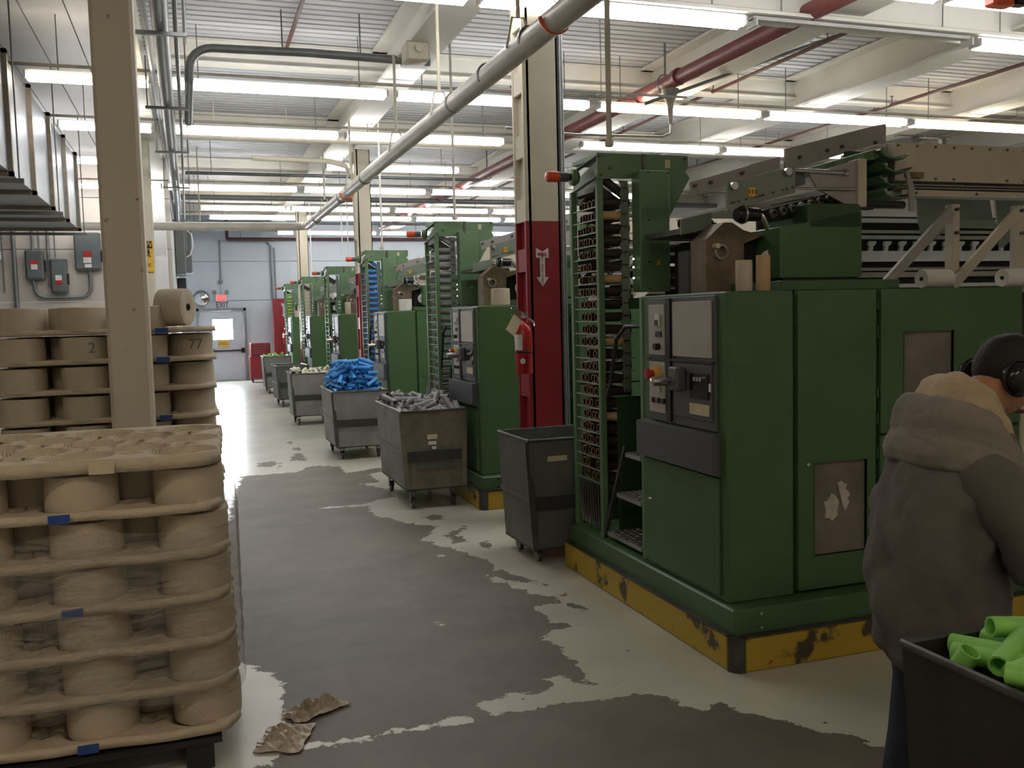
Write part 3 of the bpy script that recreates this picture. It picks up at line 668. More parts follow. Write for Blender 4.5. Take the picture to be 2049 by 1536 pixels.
piece('wall_conduit', 'conduit', 'pair of conduits dropping to the red panel', 'conduit', MB().tube([(2.22, 27.74, 2.3), (2.22, 27.74, 3.85), (2.12, 27.74, 3.95)], .028, 8).tube([(2.32, 27.74, 2.3), (2.32, 27.74, 3.8)], .02, 8))
e = empty('red_backboard', (2.5, 27.6, 0), 'tall dark red board with an extinguisher arrow against the back wall', 'board')
MB().box(2.19, 3.0, 27.5, 27.56, .02, 2.32, .01).build('board', 'red', e)
MB().box(2.25, 2.30, 27.56, 27.78, .02, 2.2).box(2.9, 2.95, 27.56, 27.78, .02, 2.2).build('batten', 'red', e)
arrow_sign(2.50, 27.495, 2.20, 1.78, 'small pale arrow sign on the far red board', .12)
def extinguisher(x, y, z, s, label, band=True):
    e = empty('fire_extinguisher', (x, y, z), label, 'fire extinguisher')
    r = .075*s
    MB().lathe([(.001, 0), (r*.9, 0), (r, .012*s), (r, .34*s), (r*.85, .39*s), (r*.45, .425*s), (r*.3, .435*s), (r*.3, .46*s), (.001, .46*s)], (x, y, z), 2, 20).build('cylinder', 'red_gloss', e)
    MB().lathe([(r*1.01, .175*s), (r*1.03, .18*s), (r*1.03, .187*s), (r*1.01, .19*s)], (x, y, z), 2, 20).build('strap', 'black', e)
    P = [(x+r*1.015*math.cos(a), y+r*1.015*math.sin(a)) for a in [-PI*.98+i*.13 for i in range(9)]]
    mb = MB(); vs = [(p[0], p[1], z+.20*s) for p in P]+[(p[0], p[1], z+.33*s) for p in P]; n = len(P)
    mb.add(vs, [(i, i+1, n+i+1, n+i) for i in range(n-1)], True).build('instruction_label', 'label_white', e)
    MB().cyl((x, y, z+.475*s), .018*s, .05*s, 2, 12).box(x-.10*s, x+.03*s, y-.008, y+.008, z+.485*s, z+.497*s).obox((x-.045*s, y, z+.525*s), .06*s, .008, .004, (0, .35, 0)).tube([(x+.01*s, y-.02*s, z+.47*s), (x+.07*s, y-.05*s, z+.43*s), (x+.07*s, y-.06*s, z+.39*s)], .010*s, 8).build('valve_handle', 'chrome', e)
    if band:
        MB().obox((x-.095*s, y-.045*s, z+.405*s), .05*s, .002, .075*s, (0, .62, .3)).build('inspection_tag', 'label_cream', e)
        MB().cyl((x-.035, y-.068, z+.11*s), .022, .003, 1, 14).build('round_sticker', 'label_white', e)
    return e
extinguisher(2.455, 6.86, 1.215, .95, 'red fire extinguisher with dangling cream tag hung on the near column')
extinguisher(2.50, 27.435, 1.0, .95, 'tiny far fire extinguisher hung on the red board', False)
# tool chest
e = empty('tool_chest', (1.73, 26.5, 0), 'red rolling tool chest with drawers beside the exit door', 'tool chest')
MB().box(1.44, 2.02, 26.4, 26.8, .10, .72, .01).build('cabinet', 'red', e)
MB().box(1.47, 2.0, 26.43, 26.8, .72, 1.08, .02).build('top_box', 'red', e)
for i in range(4): MB().box(1.50, 1.97, 26.41, 26.43, .76+i*.07, .82+i*.07).build('drawer', 'red', e)
for i in range(4): MB().box(1.52, 1.95, 26.40, 26.41, .808+i*.07, .816+i*.07).build('drawer_pull', 'chrome', e)
for x in (1.50, 1.96):
    for y in (26.46, 26.74): MB().cyl((x, y, .05), .05, .03, 0, 12).box(x-.02, x+.02, y-.02, y+.02, .05, .10).build('caster', 'black', e)
# ------------------------------------------------------------------ winding machines (world coordinates of the nearest one)
def make_machine():
    t = empty('winding_machine', (2.28, 3.6, 0))
    # yellow kick rail
    def rail(nm, x0, x1, y0, y1):
        return MB().box(x0, x1, y0, y1, 0.0, .165, .012).build(nm, 'yellow', t)
    rail('kick_rail', 2.28, 2.315, 3.66, 5.66); rail('kick_rail', 2.34, 9.0, 3.6, 3.635); rail('kick_rail', 2.28, 9.0, 5.63, 5.66)
    MB().loft([[(2.28+.06-.06*math.cos(a), 3.6+.06-.06*math.sin(a), z) for a in [i*PI/16 for i in range(9)]] + [(2.28+.06-.025*math.cos(a), 3.6+.06-.025*math.sin(a), z) for a in [i*PI/16 for i in range(8, -1, -1)]] for z in (0, .167)]).build('worn_corner', 'steel_worn', t)
    MB().box(2.275, 2.32, 3.66, 5.66, .165, .172).box(2.34, 9.0, 3.595, 3.64, .165, .172).build('rail_lip', 'steel_worn', t)
    MB().box(2.31, 9.0, 3.64, 5.62, .02, .285, .015).build('plinth', 'green', t)
    for z in (.19, .26): MB().cyl((2.45, 3.637, z), .008, .006, 1, 8).build('plinth_screw', 'chrome', t)
    # control cabinet
    cb = MB().box(2.34, 2.712, 3.74, 4.62, .285, 1.765, .012).build('control_cabinet', 'green', t)
    MB().box(2.325, 2.345, 3.815, 4.50, 1.10, 1.75, .006).build('panel_frame', 'panel_grey', cb)
    MB().box(2.316, 2.326, 4.30, 4.475, 1.45, 1.715, .003).build('upper_button_plate', 'plate_beige', cb)
    MB().box(2.316, 2.326, 3.84, 4.215, 1.45, 1.725, .003).build('upper_plate', 'plate_beige', cb)
    MB().box(2.316, 2.326, 4.30, 4.475, 1.145, 1.415, .003).build('lower_button_plate', 'plate_beige', cb)
    MB().box(2.318, 2.326, 3.84, 4.215, 1.145, 1.42, .003).build('screen_module', 'panel_grey', cb)
    MB().box(2.310, 2.318, 3.86, 4.035, 1.25, 1.375, .002).build('display', 'gloss_black', cb)
    MB().box(2.312, 2.318, 3.86, 4.04, 1.17, 1.225).build('keypad', 'label_cream', cb)
    for i in range(3): MB().box(2.3085, 2.3105, 3.98-i*.028, 3.998-i*.028, 1.335, 1.355).build('display_digit', 'plate_beige', cb)
    MB().box(2.311, 2.318, 3.845, 3.855, 1.29, 1.33).build('sticker', 'label_white', cb)
    MB().tube([(2.32, 4.21, 1.445), (2.316, 4.21, 1.445)], .01, 6).box(2.312, 2.326, 4.235, 4.275, 1.11, 1.745).build('panel_seam', 'black', cb)
    MB().box(2.312, 2.326, 3.82, 4.49, 1.425, 1.437).build('panel_seam', 'black', cb)
    MB().box(2.304, 2.316, 4.34, 4.385, 1.60, 1.665, .003).build('rocker_switch', 'label_white', cb)
    MB().box(2.302, 2.308, 4.345, 4.38, 1.603, 1.635).build('switch_key', 'black', cb)
    MB().box(2.308, 2.316, 4.325, 4.385, 1.545, 1.575).build('meter', 'black', cb)
    MB().cyl((2.30, 4.355, 1.495), .018, .03, 0, 14).build('rotary_knob', 'black', cb)
    MB().lathe([(.001, -.062), (.028, -.06), (.032, -.05), (.02, -.035), (.02, -.01), (.001, -.01)], (2.316, 4.39, 1.352), 0, 18).build('emergency_stop', 'red_gloss', cb)
    MB().cyl((2.305, 4.375, 1.352), .04, .02, 0, 20).build('yellow_collar', 'label_yellow', cb)
    for yy, zz in ((4.355, 1.27), (4.42, 1.21), (4.36, 1.21), (4.305, 1.21)):
        MB().box(2.303, 2.316, yy-.012, yy+.012, zz-.014, zz+.014, .003).build('push_button', 'black' if zz < 1.25 else 'label_cream', cb)
    MB().box(2.26, 2.316, 4.07, 4.17, 1.28, 1.40, .012).build('handle_housing', 'panel_grey', cb)
    MB().lathe([(.001, -.11), (.022, -.105), (.026, -.06), (.026, -.01), (.001, -.01)], (2.27, 4.15, 1.33), 0, 16).build('chrome_knob', 'chrome', cb)
    MB().prism([(2.34, 1.095), (2.285, 1.085), (2.285, .90), (2.335, .885), (2.34, .885)], 1, 3.79, 4.575).build('flap_cover', 'flap_grey', cb)
    MB().box(2.328, 2.342, 3.80, 4.57, .31, .88, .004).build('lower_door', 'green', cb)
    MB().lathe([(.001, -.012), (.010, -.011), (.013, -.002)], (2.329, 4.50, .66), 0, 12).build('lock', 'chrome', cb)
    MB().box(2.335, 2.346, 4.585, 4.62, .30, 1.76, .004).build('edge_strip', 'green_light', cb)
    # side panel with inset grille
    def panel(nm, x0, x1, z0, z1, win=None, lock=None):
        y0 = 3.735
        if win:
            a, b, c, d = win; mb = MB()
            mb.box(x0, a, y0, y0+.03, z0, z1).box(b, x1, y0, y0+.03, z0, z1).box(a, b, y0, y0+.03, z0, c).box(a, b, y0, y0+.03, d, z1)
            p = mb.build(nm, 'green', t)
            MB().box(a, b, y0+.016, y0+.022, c, d).build('inset_grille', 'mesh_plate', p)
            mb = MB(); mb.box(a-.004, a, y0-.004, y0+.016, c, d).box(b, b+.004, y0-.004, y0+.016, c, d).box(a-.004, b+.004, y0-.004, y0+.016, c-.004, c).box(a-.004, b+.004, y0-.004, y0+.016, d, d+.004)
            mb.build('inset_rim', 'green', p)
        else: p = MB().box(x0, x1, y0, y0+.03, z0, z1, .005).build(nm, 'green', t)
        if lock: MB().lathe([(.001, -.012), (.009, -.011), (.013, -.001)], (lock[0], y0-.001, lock[1]), 1, 12).build('lock', 'chrome', p)
        return p
    p1 = panel('side_panel', 2.728, 3.185, .305, 1.762, (2.822, 3.131, .468, .925), (2.779, .925))
    # torn lint hanging in the lower grille
    mb = MB(); rr = random.Random(3)
    for cx, cz, a0, a1, R_ in ((2.93, .70, 0, 2*PI, .055), (2.985, .745, -1.2, 2.2, .06)):
        P = []; n = 16
        for i in range(n):
            a = a0+(a1-a0)*i/n; q = R_*(1+rr.uniform(-.25, .2)); P.append((cx+q*math.cos(a)*.8, cz+q*math.sin(a)*1.15))
        mb.prism(P, 1, 3.742, 3.752)
    mb.build('lint_patch', 'lint', p1)
    p2 = panel('upper_door', 3.215, 4.12, 1.048, 1.762, (3.356, 3.669, 1.16, 1.547), (4.06, 1.3))
    p3 = panel('lower_door', 3.215, 4.12, .305, 1.033, None, (4.05, .76))
    for z in (1.69, 1.55, 1.25, 1.12, .95, .45): MB().cyl((3.20, 3.742, z), .007, .06, 2, 8).build('hinge', 'green_dark', t)
    MB().box(2.70, 4.12, 3.765, 4.62, .29, 1.75).build('cabinet_core', 'green_dark', t)
    MB().box(4.13, 9.0, 3.80, 4.9, .29, 1.30).build('spindle_section', 'green_grey', t)
    MB().box(4.13, 9.0, 3.74, 3.80, .29, 1.28, .01).build('front_cover', 'beige', t)
    MB().box(2.36, 4.12, 4.62, 4.66, .29, 1.76).build('cabinet_back', 'green_dark', t)
    # top deck
    MB().box(2.72, 3.44, 3.86, 4.6, 1.765, 1.815, .006).build('deck_rail', 'green', t)
    MB().box(2.55, 4.20, 4.62, 5.45, 1.70, 1.765).build('deck_plate', 'green_dark', t)
    MB().box(2.37, 2.60, 5.22, 5.57, .585, .60).build('rack_floor', 'green', t)
    MB().box(2.47, 2.85, 5.18, 5.21, .29, 1.16).build('guard_plate', 'green_dark', t)
    MB().box(2.85, 4.4, 5.58, 5.60, .29, 1.76).build('back_plate', 'green', t)
    # steps
    st = MB().prism([(5.20, .285), (4.68, .285), (4.68, 1.0), (4.86, 1.0), (4.98, .66)], 0, 2.80, 2.83).build('steps', 'steel_worn', t)
    for i, (z, y0, y1) in enumerate(((.335, 4.68, 5.15), (.60, 4.68, 5.0), (.86, 4.68, 4.88))):
        mb = MB().box(2.36, 2.80, y0, y1, z-.025, z)
        for a in range(10):
            for b in range(int((y1-y0)/.04)):
                mb.obox((2.38+a*.043, y0+.025+b*.04, z+.001), .010, .003, .0025, (0, 0, .7 if (a+b) % 2 else -.7))
        mb.build('tread', 'alu', st)
    MB().prism([(5.20, .285), (5.17, .285), (4.86, .9), (4.88, .9)], 0, 2.35, 2.37).build('step_side', 'steel_worn', st)
    MB().tube([(2.36, 4.64, 1.60), (2.34, 4.80, 1.60), (2.34, 4.93, 1.52), (2.34, 5.02, 1.25), (2.36, 5.12, 1.16)], .012, 8).build('grab_rail', 'black', t)
    # tube tower
    tw = MB().box(2.345, 2.385, 5.17, 5.205, .285, 2.55, .004).build('tower_post', 'green_light', t)
    MB().box(2.345, 2.385, 5.575, 5.615, .285, 2.46, .004).build('tower_post', 'green_light', t)
    MB().box(2.72, 2.75, 5.56, 5.59, .285, 2.50, .004).build('tower_post', 'green_light', t)
    z = .62; i = 0
    while z < 2.34:
        MB().box(2.352, 2.358, 5.21, 5.57, z-.004, z+.003).box(2.60, 2.606, 5.21, 5.57, z-.004, z).box(2.358, 2.60, 5.265, 5.270, z-.004, z).box(2.358, 2.60, 5.46, 5.465, z-.004, z).build('shelf', 'shelf', t)
        z += .0775; i += 1
    for i in range(9):
        MB().tube([(2.36, 5.23+i*.04, .60), (2.365, 5.24+i*.04, .45), (2.36, 5.22+i*.035, .33)], .006, 6).build('chute_wire', 'steel_worn', t)
    # zigzag guide strip
    P = []; z = 2.48
    while z > 1.18:
        P += [(2.498, z), (2.514, z-.02), (2.514, z-.055)]; z -= .0775
    P2 = [(2.558, p[1]) for p in P]
    MB().prism(P + P2[::-1], 1, 5.185, 5.20).build('guide_strip', 'green_grey', t)
    z = 2.44
    while z > 1.2: MB().box(2.516, 2.545, 5.177, 5.185, z-.008, z).build('guide_clip', 'steel_worn', t); z -= .0775
    # head
    hd = MB().prism([(2.345, 2.64), (2.345, 2.485), (2.80, 2.50), (2.90, 2.50), (2.96, 2.56), (2.96, 2.64)], 1, 5.165, 5.175).build('head_plate', 'green_light', t)
    MB().box(2.345, 2.96, 5.175, 5.55, 2.615, 2.64).build('head_top', 'green_light', t)
    MB().box(2.80, 2.835, 5.158, 5.165, 2.56, 2.61).build('sticker', 'label_cream', hd)
    for x, z in ((2.36, 2.62), (2.37, 2.51), (2.43, 2.55), (2.90, 2.53), (2.94, 2.62)): MB().cyl((x, 5.16, z), .009, .012, 1, 8).build('bolt', 'steel_worn', hd)
    MB().box(2.645, 2.665, 5.155, 5.165, 2.50, 2.64).build('rail_clip', 'steel_worn', hd)
    bx = MB().box(2.563, 2.765, 5.04, 5.15, 1.80, 2.525, .006).build('drive_housing', 'green_light', t)
    for x in (2.62, 2.755):
        for z in (2.51, 2.23, 1.98, 1.82): MB().cyl((x, 5.037, z), .005, .006, 1, 6).build('screw', 'black', bx)
    MB().prism([(2.67, 1.96), (2.70, 1.96), (2.685, 1.995)], 1, 5.034, 5.039).build('warning_triangle', 'label_yellow', bx)
    MB().prism([(2.683, 1.985), (2.6895, 1.975), (2.686, 1.975), (2.689, 1.965), (2.681, 1.9765), (2.6845, 1.9765)], 1, 5.031, 5.034).build('warning_bolt', 'ink', bx)
    for z in (2.0, 1.95, 1.885): MB().cyl((2.54, 5.09, z), .006, .008, 0, 8).build('indicator', 'indicator', bx)
    MB().prism([(2.77, 2.51), (2.93, 2.54), (2.96, 2.50), (2.90, 2.40), (2.79, 2.22), (2.77, 2.22)], 1, 5.14, 5.15).build('gusset', 'green_light', t)
    # tower cap and push lamp
    MB().prism([(5.17, 2.62), (5.57, 2.53), (5.61, 2.50), (5.61, 2.40), (5.54, 2.37), (5.17, 2.48)], 0, 2.375, 2.39).build('tower_cap', 'green_light', t)
    MB().tube([(2.35, 5.18, 2.62), (2.32, 5.55, 2.56)], .012, 6).tube([(2.35, 5.18, 2.50), (2.32, 5.5, 2.44)], .010, 6).build('stay', 'steel_worn', t)
    MB().lathe([(.022, 0), (.05, .005), (.055, .03), (.04, .05), (.02, .055)], (2.275, 5.42, 2.53), 0, 16).build('lamp_collar', 'green_light', t)
    MB().cyl((2.225, 5.42, 2.53), .030, .07, 0, 16).build('lamp_base', 'panel_grey', t)
    MB().lathe([(.001, -.085), (.030, -.08), (.034, -.06), (.034, 0), (.001, 0)], (2.195, 5.42, 2.53), 0, 16).build('beacon_lens', 'orange_red', t)
    # tilted feed chute at the top of the tower
    MB().obox((2.44, 5.38, 2.40), .085, .13, .030, (0, .55, 0)).build('feed_chute', 'black', t)
    # carriage: lower plate, rear arm, front arm
    s = math.atan2(.37, 1.30)
    MB().prism([(2.53, 2.175), (2.72, 2.215), (2.72, 2.13), (2.53, 2.09)], 1, 4.49, 4.50).build('lower_arm_plate', 'green_grey', t)
    MB().box(2.55, 2.9, 4.50, 4.95, 2.10, 2.13).build('tube_tray', 'steel_worn', t)
    ra = MB().prism([(2.63, 2.385), (3.04, 2.495), (3.04, 2.425), (2.64, 2.31)], 1, 4.55, 4.57).build('rear_arm', 'grey_mauve', t)
    MB().prism([(3.04, 2.50), (3.24, 2.55), (3.24, 2.48), (3.04, 2.43)], 1, 4.60, 4.62).build('arm_link', 'grey_mauve', ra)
    MB().prism([(3.24, 2.585), (3.88, 2.745), (3.88, 2.635), (3.24, 2.46)], 1, 4.545, 4.565).prism([(3.88, 2.745), (3.94, 2.755), (3.94, 2.635), (3.88, 2.635)], 1, 4.545, 4.70).build('arm_section', 'grey_mauve', ra)
    for x, z in ((2.65, 2.365), (2.75, 2.385), (2.95, 2.44), (3.33, 2.54), (3.52, 2.585), (3.62, 2.61), (3.86, 2.64)):
        MB().cyl((x, 4.54, z), .010, .02, 1, 8).build('bolt', 'steel_worn', ra)
    fa = MB().prism([(2.60, 2.32), (3.01, 2.415), (3.01, 2.28), (2.60, 2.18)], 1, 4.14, 4.16).build('front_arm', 'green_grey', t)
    MB().prism([(3.01, 2.415), (3.10, 2.42), (3.10, 2.33), (3.01, 2.31)], 1, 4.18, 4.3).build('arm_block', 'panel_grey', fa)
    MB().box(2.72, 2.765, 4.132, 4.14, 2.255, 2.30).build('yellow_sticker', 'label_yellow', fa)
    text('sticker_lettering', '111', .035, (2.743, 4.130, 2.278), FRONT, 'ink', fa)
    for x, z in ((2.63, 2.305), (2.955, 2.385)): MB().cyl((x, 4.13, z), .020, .03, 1, 12).build('bolt', 'chrome', fa)
    for x in (2.62, 2.64, 2.665, 2.71, 2.765, 2.79, 2.81, 2.87, 2.93, 2.955, 2.99): MB().cyl((x, 4.135, 2.215+(x-2.6)*.235), .005, .012, 1, 6).build('screw', 'steel_worn', fa)
    ep = MB().prism([(3.12, 2.385), (3.42, 2.465), (3.42, 2.215), (3.37, 2.22), (3.17, 2.31)], 1, 4.17, 4.185).build('end_plate', 'grey_mauve', t)
    MB().box(3.42, 3.475, 4.15, 4.30, 2.215, 2.47, .004).build('end_flange', 'beige', ep)
    MB().tube([(3.01, 4.155, 2.40), (3.34, 4.16, 2.395)], .011, 8).tube([(3.0, 4.15, 2.305), (3.40, 4.15, 2.31)], .007, 8).tube([(3.33, 4.16, 2.395), (3.35, 4.16, 2.395)], .02, 8).build('guide_rod', 'chrome', fa)
    # belt of green trough plates
    for i in range(7):
        x = 3.20+i*.065; z = 2.435+i*.017
        MB().prism([(x, z), (x+.075, z+.020), (x+.085, z-.03), (x+.01, z-.045)], 1, 4.24, 4.46).build('trough_plate', 'green' if i % 2 else 'green_light', t)
    for i in range(4):
        z = 2.53-i*.072; x = 3.60+.02*(i % 2)
        P = [(x, z), (x+.03, z-.03), (x+.08, z-.045), (x+.16, z-.045), (x+.20, z-.02), (x+.20, z-.012), (x+.16, z-.036), (x+.08, z-.036), (x+.035, z-.02), (x+.01, z+.008)]
        MB().prism(P, 1, 4.2, 4.45).build('trough_plate', 'green', t)
    MB().box(3.60, 3.78, 4.46, 4.5, 2.24, 2.57).build('trough_back', 'green_dark', t)
    MB().tube([(3.50, 4.2, 2.235), (3.76, 4.2, 2.235)], .022, 12).build('end_roller', 'black', t)
    MB().prism([(3.77, 2.42), (3.79, 2.42), (3.83, 2.33), (3.83, 2.20), (3.80, 2.20), (3.79, 2.32)], 1, 4.19, 4.2).build('end_hook', 'grey_mauve', t)
    # chain under the arm
    ch = MB().prism([(2.90, 2.20), (3.42, 2.32), (3.42, 2.22), (2.90, 2.13)], 1, 4.30, 4.31).build('chain_guard', 'dark', t)
    for i in range(8):
        x = 2.95+i*.06; z = 2.185+i*.0135
        MB().lathe([(.012, -.012), (.024, -.010), (.024, .010), (.012, .012)], (x, 4.25, z), 1, 10, True).build('chain_link', 'steel_worn', ch)
    MB().tube([(2.92, 4.22, 2.225), (3.18, 4.22, 2.275)], .006, 6).build('guide_wire', 'chrome', ch)
    mt = MB().lathe([(.001, 0), (.035, 0), (.045, .02), (.045, .05), (.035, .055), (.035, .13), (.001, .13)], (2.66, 4.15, 2.165), 0, 18).build('drive_motor', 'gloss_black', t)
    MB().lathe([(.046, 0), (.05, .0), (.05, .01), (.046, .01)], (2.69, 4.15, 2.165), 0, 18, True).build('motor_ring', 'alu', mt)
    MB().tube([(2.80, 4.2, 2.20), (2.84, 4.18, 2.15), (2.88, 4.2, 2.10)], .014, 8).build('link_arm', 'alu', mt)
    # green box and brown casting
    MB().prism([(2.92, 2.10), (3.44, 2.19), (3.44, 1.84), (2.92, 1.84)], 1, 4.15, 4.5).build('pedestal', 'green', t)
    MB().box(3.10, 3.44, 4.15, 4.52, 2.10, 2.23, .01).build('pedestal_cap', 'green_dark', t)
    MB().box(2.94, 3.42, 4.16, 4.48, 1.765, 1.845).build('pedestal_foot', 'dark', t)
    br = MB().prism([(2.57, 1.765), (2.57, 2.05), (2.68, 2.14), (2.73, 2.14), (2.80, 2.10), (2.92, 2.07), (2.80, 2.03), (2.80, 1.765)], 1, 4.30, 4.46).build('cast_bracket', 'drive_brown', t)
    MB().lathe([(.030, -.015), (.042, -.012), (.042, .012), (.030, .015)], (2.655, 4.295, 1.985), 1, 18, True).build('cast_ring', 'grey_mauve', br)
    MB().cyl((2.62, 4.28, 2.015), .014, .04, 1, 10).build('button', 'label_cream', br)
    MB().box(2.65, 2.74, 4.62, 4.75, 1.765, 2.02, .01).build('gear_unit', 'panel_grey', t)
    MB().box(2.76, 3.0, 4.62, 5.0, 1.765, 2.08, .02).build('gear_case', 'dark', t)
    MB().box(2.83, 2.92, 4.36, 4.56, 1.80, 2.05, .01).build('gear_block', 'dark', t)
    MB().lathe([(.02, 0), (.062, .005), (.062, .012), (.02, .016)], (2.93, 4.25, 1.93), 1, 24, True).build('disc', 'label_white', t)
    # cream collector beam with bolts
    cbm = MB().box(3.79, 9.0, 4.30, 4.36, 2.385, 2.60, .003).build('collector_beam', 'beige', t)
    MB().box(3.84, 9.0, 4.30, 4.40, 2.30, 2.335, .003).build('beam_lower_flange', 'beige', cbm)
    MB().box(3.80, 9.0, 4.33, 4.37, 2.335, 2.385).build('belt_slot', 'steel_worn', cbm)
    for z in (2.350, 2.366): MB().box(3.80, 9.0, 4.315, 4.33, z-.003, z+.003).build('belt_edge', 'grey_mauve', cbm)
    MB().box(3.78, 9.0, 4.36, 4.75, 2.58, 2.60).build('beam_top', 'beige', cbm)
    MB().box(3.86, 3.97, 4.27, 4.30, 2.40, 2.43).build('sensor', 'drive_brown', cbm)
    for x in (4.0, 4.2): MB().box(x+.02, x+.05, 4.40, 4.43, 2.60, 2.66).box(x-.1, x+.09, 4.40, 4.43, 2.655, 2.665).build('top_bracket', 'alu', cbm)
    for i in range(9):
        MB().cyl((3.81+i*.133, 4.296, 2.58), .007, .012, 1, 8).build('bolt', 'drive_brown', cbm)
        if i in (2, 3, 6, 7): MB().cyl((3.81+i*.133, 4.296, 2.40), .007, .012, 1, 8).build('bolt', 'drive_brown', cbm)
    for x in (3.94, 4.38, 4.8): MB().cyl((x, 4.296, 2.318), .007, .012, 1, 8).build('bolt', 'drive_brown', cbm)
    # support posts, braces and grey gussets
    for x in (4.07, 4.55, 5.6, 6.7):
        MB().box(x, x+.055, 4.16, 4.22, 1.765, 2.24, .005).build('support_post', 'beige', t)
        a, b = Vector((x-.50, 4.14, 1.78)), Vector((x-.03, 4.14, 2.20)); mdl = (a+b)/2
        MB().obox(mdl, (b-a).length/2, .012, .028, (0, -math.atan2(b.z-a.z, b.x-a.x), 0)).build('diagonal_brace', 'beige' if x != 4.07 else 'grey_mauve', t)
        MB().cyl((x+.02, 4.15, 2.21), .010, .02, 1, 8).cyl((x+.02, 4.15, 2.08), .010, .02, 1, 8).build('bolt', 'steel_worn', t)
    for dx in (0, .62, 1.7, 2.8):
        MB().prism([(4.22+dx, 2.35), (4.79+dx, 2.35), (4.82+dx, 2.22), (4.88+dx, 2.15), (4.47+dx, 2.155), (4.29+dx, 2.03), (4.24+dx, 2.20)], 1, 4.60, 4.615).build('gusset_plate', 'green_grey', t)
    # winding head rails with a comb of cut-outs
    for z0, z1, m_ in ((2.235, 2.262, 'white'), (2.165, 2.185, 'beige'), (2.125, 2.15, 'alu'), (1.915, 1.935, 'alu'), (1.87, 1.905, 'plate_beige'), (1.80, 1.825, 'white')):
        MB().box(3.45, 9.0, 5.10, 5.13, z0, z1).build('rail', m_, t)
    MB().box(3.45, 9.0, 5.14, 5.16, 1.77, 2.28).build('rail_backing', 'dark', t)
    cm = MB().box(3.45, 9.0, 5.08, 5.10, 1.975, 2.045).build('comb_rail', 'white', t)
    for i in range(24):
        x = 3.52+i*.125
        MB().prism([(x, 2.045), (x+.03, 2.045), (x+.035, 2.075), (x+.06, 2.095), (x+.06, 2.11), (x+.01, 2.11), (x, 2.09), (x+.01, 2.07)], 1, 5.08, 5.10).build('comb_tooth', 'white', cm)
    # frame posts behind the beam
    MB().box(4.2, 9.0, 4.9, 4.95, 1.30, 1.76).build('shelf_plate', 'green_grey', t)
    MB().box(4.12, 9.0, 3.9, 4.9, 1.735, 1.765).build('package_shelf', 'alu', t)
    for x in (5.0, 6.5, 8.0): MB().box(x, x+.06, 4.3, 4.36, 1.30, 1.74).build('shelf_post', 'alu', t)
    return t
mach = make_machine()
tag(mach, 'nearest green winding machine with brown bobbin tubes and yellow kick rail', 'machine', 'winding machines along the aisle')
labs = [None,
 'second green winding machine with grey tubes, behind the red column',
 'third green winding machine, its tower full of blue tubes',
 'fourth green winding machine with empty cream shelved tower, right of the blue heap',
 'fifth green winding machine with empty tower, between two far columns',
 'farthest green winding machine with lime green tubes beside the red board']
PITCH = 3.95
for i in range(1, 6):
    c = copy_tree_safe(mach); c.location = (2.28-.004*i, 3.6+PITCH*i, 0); tag(c, labs[i])
    for ch in list(c.children):
        n = ch.name.split('.')[0]
        # the things nobody can see on the far machines are left out
        if i >= 2 and n in ('comb_rail', 'gusset_plate', 'diagonal_brace', 'support_post', 'chain_guard', 'bolt', 'steps', 'trough_plate', 'chute_wire', 'guide_clip', 'rail', 'shelf_post', 'hinge'):
            for g in list(ch.children): bpy.data.objects.remove(g)
            bpy.data.objects.remove(ch)

# ------------------------------------------------------------------ bobbin tubes
def tube_mesh(name, r, L_, m, n=12, end=None):
    mb = MB().lathe([(r, -L_/2), (r, L_/2), (r*.80, L_/2), (r*.80, -L_/2)], (0, 0, 0), 2, n, True)
    me = mb.build(name, m)
    d_ = me.data; 
    if end:
        d_.materials.append(M[end])
        for p in d_.polygons:
            if abs(p.normal.z) > .5: p.material_index = 1
    bpy.data.objects.remove(me)
    return d_
TM = {c: tube_mesh('bobbin_tube', .0255, .19, 't_'+c) for c in ('gray', 'blue', 'lime', 'white', 'yellow')}
TM['brown'] = tube_mesh('bobbin_tube', .0265, .20, 't_brown', 14, 't_end')
TM['tan'] = tube_mesh('bobbin_tube', .0265, .20, 't_tan', 14, 't_end')
TL = []
def put_tube(c, loc, q=None, rot=None, label='', group='', name='bobbin_tube'):
    q_ = q if q is not None else Euler(rot).to_quaternion()
    TL.append((c, Vector(loc), q_, label, group))
rr = random.Random(11)
def rack(i, c, z0, z1, cols=(5.235, 5.30, 5.365, 5.43, 5.495), label='', group='', miss=.0, side=True, pos=None):
    dy = PITCH*i; dx = -.004*i; z = .62; k_ = 0
    while z < 2.34:
        if z0 <= z <= z1:
            for j, yy in enumerate(cols):
                if rr.random() < miss: continue
                cc = c; lab, gr = label, group
                if c == 'brown' and j == 0 and k_ in (5, 11, 16, 21):
                    cc = 'tan'; lab, gr = 'pale tan bobbin tube among the dark ones in the nearest tower', 'tan tubes in the nearest tower'
                put_tube(cc, (2.475+dx+rr.uniform(-.008, .008), yy+dy, z+.0275), rot=(0, PI/2, rr.uniform(-.03, .03)), label=lab, group=gr)
        z += .0775; k_ += 1
rack(0, 'brown', 0.6, 2.33, label='dark brown bobbin tube lying in the shelves of the nearest tower', group='brown tubes in the nearest tower', miss=.04)
rack(1, 'gray', 0.6, 2.33, label='grey bobbin tube lying in the shelves of the second tower', group='grey tubes in the second tower', cols=(5.235, 5.30, 5.43, 5.495))
rack(2, 'blue', 0.6, 2.33, label='blue bobbin tube lying in the shelves of the third tower', group='blue tubes in the third tower', cols=(5.235, 5.365, 5.495))
rack(5, 'lime', 1.75, 2.33, label='lime green bobbin tube in the farthest tower', group='lime tubes in the farthest tower', cols=(5.235, 5.40))
